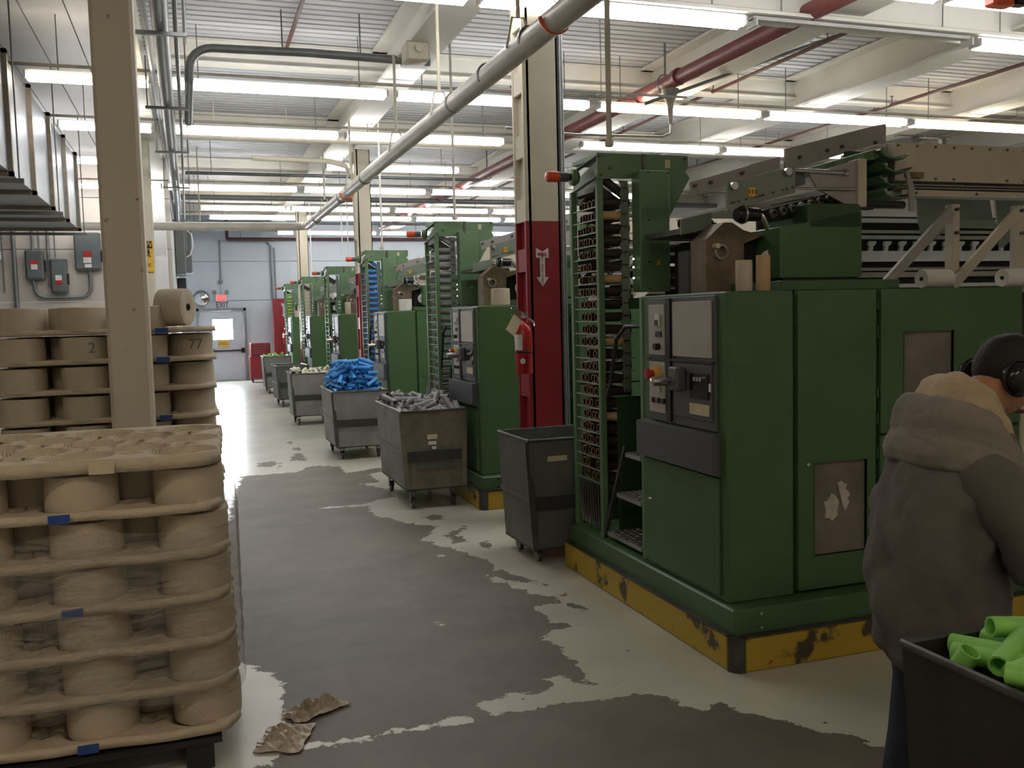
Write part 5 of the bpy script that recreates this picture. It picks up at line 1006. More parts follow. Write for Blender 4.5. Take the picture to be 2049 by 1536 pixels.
TUBES = {"gray":[[0.368,0.185,0.755,0.725,-0.53,-0.408,-0.163],[0.284,0.329,0.757,0.636,0.314,-0.678,0.195],[0.03,0.507,0.762,0.658,-0.739,-0.091,-0.112],[0.428,0.659,0.757,0.621,0.499,0.534,0.282],[0.367,0.8,0.756,0.451,-0.325,-0.65,-0.518],[0.431,0.972,0.757,0.249,-0.594,0.309,0.7],[0.308,0.191,0.755,0.658,-0.667,0.048,0.346],[0.449,0.29,0.756,0.54,0.281,-0.69,0.391],[0.258,0.523,0.759,0.075,-0.267,0.695,-0.663],[0.377,0.617,0.758,0.424,-0.287,0.695,-0.505],[0.458,0.776,0.757,0.68,-0.675,0.284,-0.0],[0.317,1.009,0.758,0.474,0.117,-0.661,-0.569],[0.456,0.159,0.753,0.032,-0.069,-0.73,0.679],[0.512,0.301,0.788,0.368,0.773,0.459,-0.236],[0.514,0.453,0.766,0.673,-0.74,0.006,0.005],[0.213,0.733,0.793,0.453,-0.23,0.857,-0.089],[0.229,0.852,0.759,0.387,0.438,0.503,-0.637],[0.148,1.078,0.751,0.575,0.29,0.636,-0.427],[0.117,0.157,0.754,0.567,0.689,0.265,-0.366],[0.367,0.331,0.757,0.714,-0.301,0.609,0.17],[0.453,0.472,0.753,0.234,0.236,0.683,-0.65],[0.17,0.582,0.756,0.353,0.046,0.702,-0.617],[0.156,0.825,0.759,0.736,0.67,-0.016,0.09],[0.032,1.016,0.758,0.66,0.584,0.324,-0.344],[0.512,0.136,0.751,0.327,-0.339,-0.603,-0.644],[0.225,0.437,0.758,0.733,-0.464,-0.497,-0.018],[0.51,0.559,0.804,0.857,0.297,0.112,-0.406],[0.12,0.714,0.757,0.715,0.287,0.6,0.216],[0.311,0.808,0.755,0.249,-0.083,-0.723,-0.639],[0.098,1.061,0.75,0.709,0.63,0.314,0.03],[0.47,0.14,0.809,0.422,-0.705,-0.087,-0.564],[0.382,0.246,0.809,0.158,-0.588,0.399,-0.685],[0.303,0.597,0.759,0.609,0.056,0.75,-0.252],[0.253,0.678,0.753,0.734,-0.081,0.66,0.138],[0.201,0.844,0.83,0.796,-0.562,-0.003,-0.225],[0.512,1.018,0.758,0.207,-0.229,0.706,0.637],[0.038,0.147,0.754,0.739,-0.668,0.065,0.056],[0.04,0.334,0.755,0.675,0.726,-0.13,0.01],[0.085,0.562,0.789,0.828,-0.327,-0.345,0.296],[0.433,0.628,0.813,0.243,-0.418,0.48,0.732],[0.464,0.885,0.788,0.442,0.726,-0.444,-0.284],[0.444,1.133,0.759,0.629,-0.346,0.589,-0.372],[0.142,0.034,0.785,0.776,-0.158,0.423,-0.44],[0.425,0.343,0.812,0.692,-0.251,0.467,0.49],[0.381,0.48,0.757,0.205,0.03,0.674,0.709],[0.17,0.663,0.805,0.54,0.521,0.351,0.56],[0.098,0.85,0.757,0.262,0.131,0.663,-0.689],[0.357,1.041,0.82,0.042,0.63,-0.242,0.737],[0.323,0.081,0.758,0.689,-0.101,-0.712,0.093],[0.185,0.403,0.754,0.639,0.231,0.664,-0.311],[0.279,0.452,0.811,0.142,-0.472,0.749,-0.443],[0.512,0.662,0.849,0.278,0.348,-0.87,0.213],[0.512,0.746,0.771,0.753,-0.551,0.229,0.278],[0.187,0.964,0.753,0.452,0.35,0.567,0.593],[0.168,0.136,0.753,0.698,-0.594,0.325,0.231],[0.11,0.308,0.761,0.749,0.553,-0.362,-0.038],[0.177,0.554,0.821,0.583,0.697,-0.21,0.36],[0.054,0.664,0.78,0.787,-0.434,-0.353,-0.259],[0.406,0.843,0.814,0.852,-0.499,-0.136,-0.079],[0.216,1.032,0.812,0.171,0.152,0.766,0.601],[0.227,0.169,0.753,0.226,0.14,-0.721,0.639],[0.034,0.311,0.809,0.479,0.534,-0.544,0.436],[0.476,0.456,0.829,0.716,0.569,0.106,0.39],[0.067,0.764,0.796,0.347,-0.335,-0.876,-0.028],[0.269,0.845,0.804,0.806,-0.592,-0.025,-0.002],[0.235,0.947,0.8,0.686,-0.387,0.595,-0.16],[0.07,0.144,0.798,0.498,-0.399,-0.512,-0.575],[0.361,0.417,0.825,0.781,0.194,-0.387,-0.45],[0.102,0.498,0.794,0.144,0.726,0.571,-0.355],[0.157,0.678,0.87,0.437,0.709,0.17,0.527],[0.145,0.907,0.846,0.74,-0.429,-0.077,-0.512],[0.251,1.016,0.858,0.498,0.6,0.348,-0.52],[0.404,0.029,0.758,0.684,-0.185,0.681,-0.185],[0.098,0.377,0.804,0.943,0.313,0.003,-0.109],[0.355,0.551,0.807,0.264,0.187,0.494,0.807],[0.079,0.66,0.838,0.543,0.392,0.675,-0.311],[0.462,0.79,0.824,0.655,-0.589,0.452,0.142],[0.391,1.081,0.757,0.697,-0.293,-0.607,0.244],[0.13,0.258,0.802,0.509,-0.25,-0.307,0.764],[0.383,0.511,0.824,0.537,0.417,-0.711,0.179],[0.249,0.829,0.853,0.495,0.656,-0.531,0.209],[0.35,0.919,0.761,0.516,0.46,0.616,0.378],[0.09,1.047,0.812,0.294,0.728,-0.012,0.619],[0.149,0.177,0.813,0.655,-0.633,0.413,0.0],[0.158,0.376,0.817,0.279,-0.376,-0.597,-0.651],[0.491,0.606,0.88,0.466,-0.041,0.671,-0.575],[0.358,0.739,0.82,0.293,-0.287,-0.636,-0.654],[0.473,0.994,0.856,0.02,0.895,-0.446,-0.021],[0.471,1.123,0.836,0.534,-0.447,0.091,-0.712],[0.068,0.028,0.798,0.281,0.369,-0.875,-0.137],[0.313,0.37,0.823,0.636,-0.05,-0.666,-0.387],[0.038,0.467,0.853,0.544,0.333,-0.55,0.539],[0.504,0.746,0.829,0.569,-0.467,-0.293,-0.611],[0.127,1.019,0.874,0.862,-0.194,0.468,-0.002],[0.223,1.131,0.776,0.48,0.439,-0.327,-0.686],[0.229,0.124,0.812,0.662,0.44,-0.396,-0.46],[0.482,0.282,0.834,0.375,-0.458,0.267,0.76],[0.245,0.727,0.852,0.08,-0.37,-0.166,0.911],[0.132,0.842,0.86,0.53,0.101,0.513,0.667],[0.285,1.13,0.825,0.667,-0.346,-0.43,0.501],[0.371,0.195,0.821,0.059,0.653,-0.316,-0.686],[0.242,0.325,0.816,0.277,0.063,0.766,-0.576],[0.023,0.674,0.879,0.51,0.786,-0.076,0.341],[0.505,0.86,0.876,0.812,0.362,0.416,0.193],[0.05,0.952,0.838,0.538,0.273,-0.252,-0.756],[0.498,1.072,0.836,0.893,-0.296,0.257,-0.223],[0.246,0.256,0.859,0.602,-0.103,-0.792,-0.026],[0.366,0.093,0.823,0.084,0.335,-0.676,0.651],[0.346,0.631,0.846,0.423,-0.218,-0.863,0.168],[0.311,0.714,0.864,0.796,-0.505,0.324,0.074],[0.255,0.074,0.807,0.658,-0.371,0.419,-0.505],[0.115,0.459,0.838,0.244,-0.505,-0.004,-0.828],[0.31,0.578,0.87,0.601,0.662,0.238,0.379],[0.036,0.857,0.791,0.422,-0.904,0.056,0.023],[0.402,1.102,0.862,0.619,0.672,0.403,0.047],[0.292,0.159,0.854,0.571,-0.678,-0.46,-0.054],[0.279,0.554,0.83,0.791,0.518,0.32,0.057],[0.221,0.574,0.879,0.286,-0.696,0.188,0.631],[0.398,0.965,0.818,0.38,0.368,-0.516,-0.674],[0.078,0.917,0.872,0.212,-0.159,-0.808,0.526],[0.438,0.067,0.854,0.546,-0.356,0.167,0.74],[0.323,0.853,0.834,0.543,-0.41,0.635,0.365],[0.532,0.975,0.877,0.264,0.248,-0.661,0.657],[0.299,0.337,0.866,0.198,0.692,-0.293,0.63],[0.136,0.796,0.895,0.081,0.646,0.209,-0.73],[0.043,1.079,0.873,0.455,0.454,-0.353,0.68],[0.271,0.027,0.785,0.785,0.221,0.412,0.407],[0.422,0.507,0.878,0.266,0.08,0.498,0.822],[0.301,0.998,0.866,0.739,-0.592,0.276,0.162],[0.09,1.128,0.826,0.454,0.068,-0.887,-0.046],[0.513,0.082,0.815,0.168,0.326,-0.826,0.428]],"blue":[[0.484,0.254,0.791,0.708,0.38,0.596,0.0],[0.36,0.527,0.791,0.709,-0.261,0.655,0.0],[0.151,0.753,0.791,0.705,0.541,-0.458,0.0],[0.277,0.173,0.791,0.707,0.687,0.17,0.0],[0.4,0.881,0.791,0.705,-0.652,0.279,0.0],[0.13,0.432,0.791,0.707,-0.058,0.704,0.0],[0.461,0.617,0.792,0.712,0.212,0.669,0.0],[0.251,0.378,0.791,0.705,0.164,-0.69,0.0],[0.045,0.127,0.793,0.716,-0.698,-0.021,0.0],[0.548,0.858,0.794,0.719,0.667,-0.192,0.0],[0.526,0.399,0.793,0.697,0.716,-0.035,0.0],[0.179,0.866,0.791,0.705,-0.258,0.661,0.0],[0.465,0.129,0.791,0.709,0.157,0.688,0.0],[0.225,0.592,0.794,0.695,0.69,-0.201,0.0],[0.327,0.832,0.82,0.682,0.706,-0.192,0.0],[0.24,0.948,0.8,0.673,-0.309,0.672,0.0],[0.477,0.851,0.793,0.698,-0.656,0.287,0.0],[0.186,0.153,0.801,0.666,-0.603,-0.438,0.0],[0.184,0.3,0.827,0.831,0.106,0.547,0.0],[0.336,0.123,0.83,0.68,0.733,0.032,0.0],[0.127,0.525,0.823,0.573,-0.308,-0.759,0.0],[0.301,0.633,0.84,0.674,-0.654,0.344,0.0],[0.118,0.973,0.84,0.642,-0.214,-0.737,0.0],[0.405,0.224,0.82,0.747,0.445,0.494,0.0],[0.545,0.348,0.84,0.754,-0.621,-0.213,0.0],[0.067,0.735,0.83,0.588,-0.756,-0.287,0.0],[0.433,0.415,0.83,0.745,0.568,-0.35,0.0],[0.123,0.405,0.84,0.713,-0.075,-0.698,0.0],[0.522,0.811,0.85,0.728,-0.667,-0.158,0.0],[0.426,0.931,0.85,0.717,0.592,-0.366,0.0],[0.532,0.174,0.85,0.723,0.615,0.316,0.0],[0.223,0.185,0.84,0.678,-0.531,-0.508,0.0],[0.102,0.197,0.83,0.661,0.716,0.224,0.0],[0.374,0.54,0.85,0.71,0.481,-0.515,0.0],[0.084,0.855,0.86,0.711,-0.672,-0.208,0.0],[0.17,0.666,0.85,0.707,0.707,-0.028,0.0],[0.285,0.84,0.85,0.82,-0.498,0.282,0.0],[0.388,0.435,0.87,0.716,-0.448,0.535,0.0],[0.285,0.719,0.87,0.681,-0.516,0.52,0.0],[0.147,0.152,0.88,0.757,-0.652,-0.034,0.0],[0.303,0.539,0.88,0.687,-0.566,0.456,0.0],[0.497,0.688,0.85,0.68,-0.698,-0.224,0.0],[0.408,0.273,0.87,0.639,-0.377,0.67,0.0],[0.097,0.493,0.88,0.753,0.654,-0.072,0.0],[0.482,0.135,0.88,0.839,-0.323,0.439,0.0],[0.168,0.376,0.9,0.748,-0.646,-0.152,0.0],[0.193,0.854,0.89,0.692,-0.439,-0.574,0.0],[0.515,0.401,0.9,0.75,-0.648,-0.128,0.0],[0.437,0.729,0.89,0.752,-0.639,0.162,0.0],[0.102,0.724,0.91,0.691,0.531,0.49,0.0],[0.337,0.175,0.89,0.658,-0.288,0.696,0.0],[0.481,0.932,0.9,0.602,-0.505,0.618,0.0],[0.489,0.551,0.91,0.691,-0.295,0.66,0.0],[0.312,0.627,0.9,0.68,-0.565,0.467,0.0],[0.098,0.811,0.92,0.752,0.43,0.499,0.0],[0.33,0.316,0.91,0.787,0.106,0.607,0.0],[0.511,0.754,0.91,0.695,-0.648,0.311,0.0],[0.104,0.151,0.92,0.553,0.791,-0.263,0.0],[0.351,0.387,0.92,0.708,0.276,0.649,0.0],[0.172,0.59,0.93,0.689,-0.381,0.616,0.0],[0.329,0.897,0.94,0.74,-0.673,0.012,0.0],[0.132,0.298,0.93,0.542,0.016,-0.84,0.0],[0.332,0.75,0.94,0.708,0.164,0.687,0.0],[0.441,0.15,0.94,0.754,0.459,-0.47,0.0],[0.317,0.224,0.94,0.722,-0.135,-0.679,0.0],[0.334,0.584,0.95,0.678,-0.664,0.314,0.0],[0.117,0.893,0.94,0.681,0.533,0.503,0.0],[0.14,0.671,0.96,0.619,0.001,-0.786,0.0],[0.482,0.408,0.95,0.767,0.166,0.619,0.0],[0.48,0.608,0.97,0.709,-0.694,-0.126,0.0],[0.19,0.396,0.96,0.694,-0.341,-0.634,0.0],[0.269,0.172,0.97,0.846,-0.533,-0.018,0.0],[0.13,0.507,0.96,0.872,0.093,-0.481,0.0],[0.5,0.804,0.96,0.697,-0.179,-0.695,0.0],[0.143,0.779,0.98,0.653,-0.167,-0.738,0.0],[0.238,0.495,0.98,0.673,0.595,0.44,0.0],[0.257,0.87,0.98,0.689,-0.451,-0.568,0.0],[0.408,0.619,0.98,0.657,0.743,0.126,0.0],[0.498,0.198,0.99,0.727,0.451,-0.517,0.0],[0.366,0.365,0.98,0.737,-0.676,0.008,0.0],[0.436,0.339,0.99,0.701,0.71,0.064,0.0],[0.12,0.277,1.0,0.864,0.148,0.482,0.0],[0.283,0.677,0.99,0.677,0.727,-0.113,0.0],[0.426,0.838,1.01,0.729,0.569,0.38,0.0],[0.128,0.383,1.0,0.805,0.268,0.529,0.0],[0.17,0.487,1.02,0.718,-0.398,-0.571,0.0],[0.486,0.377,1.01,0.756,0.654,-0.024,0.0],[0.32,0.223,1.0,0.663,0.748,-0.006,0.0],[0.175,0.619,1.01,0.506,0.048,-0.861,0.0],[0.335,0.703,1.03,0.684,0.728,-0.043,0.0],[0.147,0.712,1.01,0.736,-0.003,0.677,0.0],[0.446,0.524,1.03,0.615,-0.243,-0.75,0.0],[0.477,0.632,1.03,0.748,0.218,-0.627,0.0],[0.313,0.472,1.04,0.664,-0.544,-0.513,0.0],[0.171,0.833,1.03,0.703,0.484,-0.52,0.0],[0.468,0.839,1.05,0.67,-0.634,-0.387,0.0],[0.451,0.715,1.05,0.81,0.444,0.382,0.0],[0.415,0.22,1.05,0.72,-0.466,-0.514,0.0],[0.262,0.814,1.05,0.717,0.315,-0.622,0.0],[0.262,0.381,1.05,0.699,-0.178,-0.692,0.0],[0.139,0.612,1.05,0.868,-0.037,0.494,0.0],[0.451,0.461,1.07,0.712,0.492,0.5,0.0],[0.14,0.279,1.07,0.531,-0.709,-0.464,0.0],[0.195,0.454,1.07,0.696,0.194,0.691,0.0],[0.274,0.237,1.06,0.789,-0.601,-0.124,0.0],[0.291,0.686,1.08,0.713,-0.094,0.695,0.0],[0.443,0.58,1.08,0.845,-0.172,-0.507,0.0],[0.245,0.769,1.1,0.732,0.288,-0.618,0.0],[0.146,0.791,1.09,0.746,-0.459,0.483,0.0],[0.443,0.272,1.08,0.808,-0.268,-0.525,0.0],[0.358,0.534,1.12,0.681,-0.194,-0.706,0.0],[0.27,0.488,1.09,0.628,-0.443,-0.639,0.0],[0.192,0.355,1.11,0.604,-0.009,-0.797,0.0],[0.433,0.78,1.12,0.681,0.338,-0.65,0.0],[0.44,0.419,1.12,0.671,0.428,-0.605,0.0],[0.171,0.517,1.12,0.768,0.285,0.574,0.0],[0.196,0.275,1.13,0.735,-0.388,-0.556,0.0],[0.452,0.32,1.13,0.821,-0.167,-0.547,0.0]],"white":[[0.34,0.084,0.765,0.591,0.745,0.015,0.31],[0.359,0.226,0.762,0.026,-0.539,-0.39,-0.746],[0.18,0.329,0.767,0.301,0.511,0.512,-0.621],[0.279,0.399,0.766,0.527,0.665,0.148,0.508],[0.319,0.518,0.768,0.365,-0.246,0.654,0.615],[0.512,0.6,0.767,0.006,0.646,0.251,0.721],[0.275,0.089,0.765,0.423,0.636,-0.373,0.526],[0.22,0.287,0.767,0.616,-0.44,0.534,0.376],[0.43,0.336,0.763,0.738,-0.059,0.666,0.087],[0.558,0.325,0.768,0.313,-0.142,-0.714,-0.61],[0.332,0.679,0.767,0.484,-0.748,0.02,-0.453],[0.039,0.686,0.768,0.441,-0.393,0.63,0.504],[0.574,0.102,0.759,0.336,0.338,-0.623,0.62],[0.267,0.262,0.766,0.742,-0.629,0.23,0.014],[0.046,0.318,0.767,0.538,-0.417,0.55,0.484],[0.574,0.439,0.792,0.198,-0.426,0.734,0.491],[0.421,0.424,0.768,0.7,0.608,-0.346,-0.143],[0.249,0.742,0.767,0.116,0.666,-0.027,0.736],[0.464,0.067,0.765,0.336,0.729,0.165,-0.573],[0.304,0.258,0.807,0.665,-0.482,0.462,0.335],[0.109,0.346,0.772,0.625,0.571,-0.346,0.404],[0.08,0.534,0.762,0.646,-0.231,-0.683,-0.251],[0.152,0.585,0.768,0.227,0.066,0.666,-0.707],[0.392,0.569,0.764,0.437,-0.147,-0.701,-0.544],[0.383,0.158,0.788,0.803,-0.512,0.07,0.298],[0.147,0.197,0.765,0.116,0.598,-0.346,0.714],[0.473,0.183,0.77,0.69,0.673,-0.161,-0.21],[0.196,0.473,0.787,0.0,-0.633,-0.559,0.536],[0.243,0.588,0.765,0.204,-0.103,0.675,-0.702],[0.516,0.713,0.767,0.613,0.683,0.299,0.26],[0.462,0.265,0.796,0.394,-0.027,0.868,0.302],[0.119,0.082,0.765,0.095,0.682,-0.024,0.725],[0.417,0.486,0.817,0.653,0.12,-0.738,-0.12],[0.037,0.493,0.788,0.09,0.004,-0.546,-0.833],[0.42,0.637,0.806,0.332,0.69,0.217,0.606],[0.092,0.675,0.768,0.717,0.655,0.104,-0.213],[0.509,0.435,0.792,0.151,0.142,0.51,-0.835],[0.074,0.444,0.823,0.598,0.673,-0.346,-0.264],[0.441,0.711,0.781,0.683,-0.6,-0.105,0.402],[0.145,0.73,0.797,0.042,0.632,-0.568,0.526],[0.101,0.167,0.765,0.296,0.31,-0.658,-0.619],[0.561,0.538,0.802,0.147,-0.885,-0.165,0.409]],"lime":[[0.376,0.122,0.793,0.745,-0.085,0.655,-0.095],[0.254,0.297,0.793,0.128,0.097,0.717,-0.678],[0.373,0.429,0.793,0.497,0.453,0.489,0.556],[0.46,0.629,0.794,0.193,0.454,-0.536,0.685],[0.211,0.662,0.798,0.526,0.488,0.548,-0.43],[0.272,0.809,0.795,0.113,0.727,-0.107,-0.668],[0.119,0.22,0.792,0.653,-0.079,-0.737,0.155],[0.361,0.329,0.798,0.659,0.376,0.648,0.062],[0.216,0.5,0.796,0.696,0.569,0.385,0.208],[0.532,0.65,0.802,0.272,-0.294,-0.676,-0.619],[0.106,0.672,0.798,0.203,0.447,0.5,-0.713],[0.305,0.894,0.798,0.519,0.705,0.115,0.47],[0.188,0.176,0.793,0.706,0.136,0.654,0.234],[0.052,0.313,0.796,0.367,0.187,-0.71,0.571],[0.304,0.509,0.852,0.455,0.742,-0.338,0.358],[0.287,0.582,0.799,0.194,0.057,-0.695,0.689],[0.091,0.81,0.795,0.27,-0.42,0.526,-0.688],[0.109,0.888,0.795,0.196,-0.426,0.523,-0.712],[0.433,0.238,0.797,0.505,-0.637,-0.184,0.553],[0.121,0.498,0.795,0.382,-0.732,-0.073,0.559],[0.437,0.383,0.793,0.095,-0.723,-0.174,0.662],[0.339,0.556,0.801,0.511,0.539,-0.529,0.41],[0.299,0.757,0.795,0.304,-0.621,0.265,-0.673],[0.209,0.916,0.791,0.506,0.206,0.67,-0.503],[0.194,0.276,0.82,0.363,0.305,-0.807,-0.351],[0.061,0.479,0.821,0.051,-0.458,0.694,-0.553],[0.401,0.522,0.823,0.154,-0.263,-0.808,-0.503],[0.144,0.628,0.813,0.807,-0.512,0.268,0.119],[0.325,0.705,0.795,0.651,-0.345,0.575,-0.355],[0.474,0.828,0.795,0.383,0.066,0.685,-0.616],[0.514,0.128,0.808,0.471,0.802,0.156,-0.333],[0.221,0.416,0.807,0.238,-0.562,0.21,-0.764],[0.414,0.619,0.835,0.235,-0.899,0.178,0.325],[0.249,0.637,0.845,0.633,0.722,0.188,-0.207],[0.445,0.767,0.795,0.663,-0.704,-0.179,0.179],[0.38,0.959,0.797,0.46,-0.613,-0.276,0.58],[0.534,0.291,0.79,0.098,-0.098,0.697,0.704],[0.13,0.394,0.825,0.762,-0.373,0.28,0.448],[0.392,0.201,0.797,0.565,0.634,0.401,0.344],[0.089,0.558,0.84,0.193,0.664,-0.451,-0.564],[0.039,0.72,0.799,0.413,-0.494,0.551,0.532],[0.521,0.906,0.798,0.096,-0.086,-0.73,-0.672],[0.224,0.105,0.796,0.536,0.265,-0.679,-0.427],[0.496,0.478,0.797,0.404,0.013,0.708,-0.579]],"near":[[0.257,0.089,0.753,0.173,0.576,0.344,0.721],[0.456,0.371,0.766,0.597,0.569,0.354,-0.44],[0.38,0.535,0.754,0.696,0.219,0.635,0.255],[0.254,0.606,0.758,0.639,0.729,-0.103,0.225],[0.572,0.711,0.761,0.566,-0.616,-0.404,-0.37],[0.303,0.91,0.756,0.006,-0.285,-0.621,0.731],[0.27,0.245,0.755,0.023,-0.184,0.649,0.738],[0.389,0.317,0.757,0.726,-0.65,-0.156,0.162],[0.387,0.483,0.754,0.249,-0.638,0.204,-0.7],[0.522,0.63,0.755,0.452,-0.195,-0.685,-0.537],[0.318,0.654,0.753,0.438,0.065,0.699,-0.562],[0.375,0.899,0.757,0.035,-0.111,-0.73,-0.674],[0.507,0.124,0.753,0.47,0.502,0.43,0.585],[0.52,0.296,0.756,0.151,0.488,0.456,0.729],[0.119,0.506,0.755,0.713,0.155,0.664,-0.165],[0.208,0.571,0.758,0.432,-0.527,0.459,0.57],[0.176,0.738,0.757,0.721,0.222,0.63,0.184],[0.464,0.802,0.755,0.688,-0.261,0.663,0.138],[0.503,0.608,0.807,0.349,0.603,-0.424,0.579],[0.171,0.334,0.756,0.316,0.066,0.687,0.651],[0.514,0.43,0.758,0.649,0.613,-0.349,0.287],[0.114,0.692,0.756,0.009,0.733,-0.137,-0.666],[0.139,0.91,0.754,0.642,-0.578,-0.452,-0.223],[0.432,0.907,0.756,0.738,0.655,-0.156,0.048],[0.226,0.206,0.755,0.333,-0.445,0.507,0.659],[0.295,0.351,0.763,0.723,-0.584,-0.312,0.196],[0.355,0.431,0.766,0.813,-0.156,0.551,-0.107],[0.475,0.604,0.754,0.619,0.698,-0.08,0.352],[0.356,0.732,0.775,0.456,0.729,-0.359,0.363],[0.529,0.914,0.756,0.478,0.056,0.685,-0.547],[0.147,0.188,0.757,0.572,-0.167,-0.722,-0.351],[0.092,0.342,0.779,0.703,-0.705,-0.085,-0.047],[0.112,0.451,0.755,0.653,0.545,0.404,0.337],[0.128,0.592,0.754,0.372,-0.666,0.285,0.581],[0.47,0.744,0.755,0.059,0.564,0.435,0.699],[0.294,0.811,0.79,0.188,-0.202,-0.415,-0.867],[0.354,0.252,0.781,0.482,0.843,-0.234,-0.048],[0.572,0.238,0.778,0.798,-0.485,-0.18,-0.308],[0.038,0.367,0.755,0.3,0.302,0.647,-0.633],[0.57,0.455,0.754,0.726,-0.682,0.083,0.039],[0.217,0.905,0.758,0.689,0.611,-0.271,0.281],[0.1,0.863,0.754,0.501,0.276,0.619,-0.538],[0.444,0.209,0.76,0.405,0.705,-0.355,-0.462],[0.392,0.102,0.755,0.665,0.601,0.44,-0.048],[0.275,0.496,0.785,0.45,0.877,-0.063,-0.157],[0.409,0.649,0.787,0.784,-0.457,-0.174,-0.382]]}
def fill(key, F, dz, spec):
    for i, t_ in enumerate(TUBES[key]):
        c, lab, gr = spec(i)
        put_tube(c, (F[0]+t_[0], F[1]+t_[1], t_[2]+dz), q=Quaternion(t_[3:7]), label=lab, group=gr)
fill('gray', (1.66+.014, 7.80+.012), .045, lambda i: ('gray', 'grey bobbin tube lying in the heap in the brown fronted cart', 'grey tubes heaped in the cart'))
fill('blue', (1.525+.013, 11.02), .03, lambda i: ('blue', 'bright blue bobbin tube lying in the blue heap', 'blue tubes heaped in the cart'))
fill('white', (1.47, 15.02), .055, lambda i: ('yellow', 'yellow ended tube at the left of the ivory pile', 'yellow tubes in the ivory cart') if i in (3, 9, 20, 31) else ('white', 'ivory bobbin tube lying in the fourth cart', 'ivory tubes in the cart'))
fill('lime', (1.52, 21.92), .03, lambda i: ('lime', 'lime green tube in the farthest cart beside the tool chest', 'lime tubes in the farthest cart'))
fill('near', (1.655, .79), .085, lambda i: ('lime', 'large lime green tube lying in the black cart in front of the person', 'lime tubes in the nearest cart'))
for c_, d_, lab in (((1.760, 1.535, .868), (1, .15, .04), 'lime tube with its open end towards the viewer, front of the black cart'),
        ((1.79, 1.635, .862), (.9, .45, .12), 'lime tube slanting behind the open ended one in the black cart'),
        ((1.91, 1.70, .882), (1, -.28, -.05), 'topmost lime tube at the back of the black cart'),
        ((1.672, 1.70, .785), (.15, -.45, .85), 'lime tube standing in the far left corner of the black cart'),
        ((1.70, 1.44, .872), (.55, -.83, 0), 'lime tube lying along the left rim of the black cart')):
    put_tube('lime', c_, q=Vector((0, 0, 1)).rotation_difference(Vector(d_)), label=lab, group='')
KEEP = {k for a, b in [(0,109),(122,122),(124,126),(128,130),(132,134),(136,138),(140,140),(142,142),(144,144),(146,146),(148,148),(150,150),(152,152),(154,154),(156,158),(160,162),(164,164),(166,166),(168,170),(172,172),(174,174),(176,176),(178,178),(180,182),(184,186),(188,188),(190,194),(196,196),(198,198),(200,201),(220,220),(223,223),(226,226),(229,229),(231,232),(235,235),(238,238),(241,241),(244,244),(246,247),(250,250),(253,253),(256,256),(259,259),(262,262),(264,265),(268,268),(270,271),(273,273),(275,275),(277,277),(279,279),(281,281),(283,283),(285,285),(287,294),(301,301),(308,308),(362,363),(381,381),(385,385),(390,390),(392,392),(397,397),(399,399),(403,403),(405,405),(408,409),(414,414),(416,416),(418,418),(420,421),(423,424),(426,427),(429,429),(431,432),(434,437),(439,439),(442,442),(446,446),(448,448),(451,451),(455,455),(460,462),(465,466),(468,468),(470,470),(473,475),(477,477),(482,482),(487,488),(492,493),(498,498),(500,500),(504,504),(506,507),(509,511),(513,515),(521,521),(523,524),(527,528),(530,530),(540,540),(542,543),(545,545),(547,547),(551,555),(558,560),(576,576),(580,580),(585,585),(588,588),(591,591),(597,598),(602,602),(628,628),(652,652),(663,663),(668,669),(687,688)] for k in range(a, b+1)}
stuff = {}
for i, (c, loc, q, label, group) in enumerate(TL):
    if KEEP is not None and i not in KEEP and group:
        stuff.setdefault((group, c), []).append((loc, q)); continue
    o = bpy.data.objects.new('bobbin_tube', TM[c]); C.objects.link(o); o.location = loc
    o.rotation_mode = 'QUATERNION'; o.rotation_quaternion = q
    tag(o, label, 'bobbin tube', group or None)
for (group, c), L_ in stuff.items():
    src = TM[c]; base = [v.co.copy() for v in src.vertices]; polys = [tuple(p.vertices) for p in src.polygons]; mi = [p.material_index for p in src.polygons]
    vs = []; fs = []; ms = []
    for loc, q in L_:
        b = len(vs); vs += [tuple(q @ v + loc) for v in base]; fs += [tuple(b+k_ for k_ in p) for p in polys]; ms += mi
    me = bpy.data.meshes.new('bobbin_tubes'); me.from_pydata(vs, [], fs)
    for m_ in src.materials: me.materials.append(m_)
    me.polygons.foreach_set('material_index', ms); me.polygons.foreach_set('use_smooth', [True]*len(fs))
    try: me.set_sharp_from_angle(angle=math.radians(42))
    except Exception: pass
    o = bpy.data.objects.new('bobbin_tube_fill', me); C.objects.link(o)
    tag(o, 'mostly buried %s' % group, 'bobbin tubes', None, 'stuff')

# cloth over the ivory cart corner
P = []
for j in range(7):
    ring = []
    for i_ in range(10):
        u = i_/9; v = j/6
        ring.append((1.43+u*.17+.01*math.sin(v*9), 14.99+v*.28, .842+.022*math.sin(u*8+v*3)+.018*math.cos(v*7)-.05*max(0, .25-u)))
    P.append(ring)
mb = MB(); vs = sum(P, []); mb.add(vs, [(j*10+i_, j*10+i_+1, (j+1)*10+i_+1, (j+1)*10+i_) for j in range(6) for i_ in range(9)], True)
o = mb.build('grey_cloth', 'flap_grey'); tag(o, 'crumpled grey cloth over the near left corner of the ivory tube cart', 'cloth')
sm_ = o.modifiers.new('solid', 'SOLIDIFY'); sm_.thickness = .008

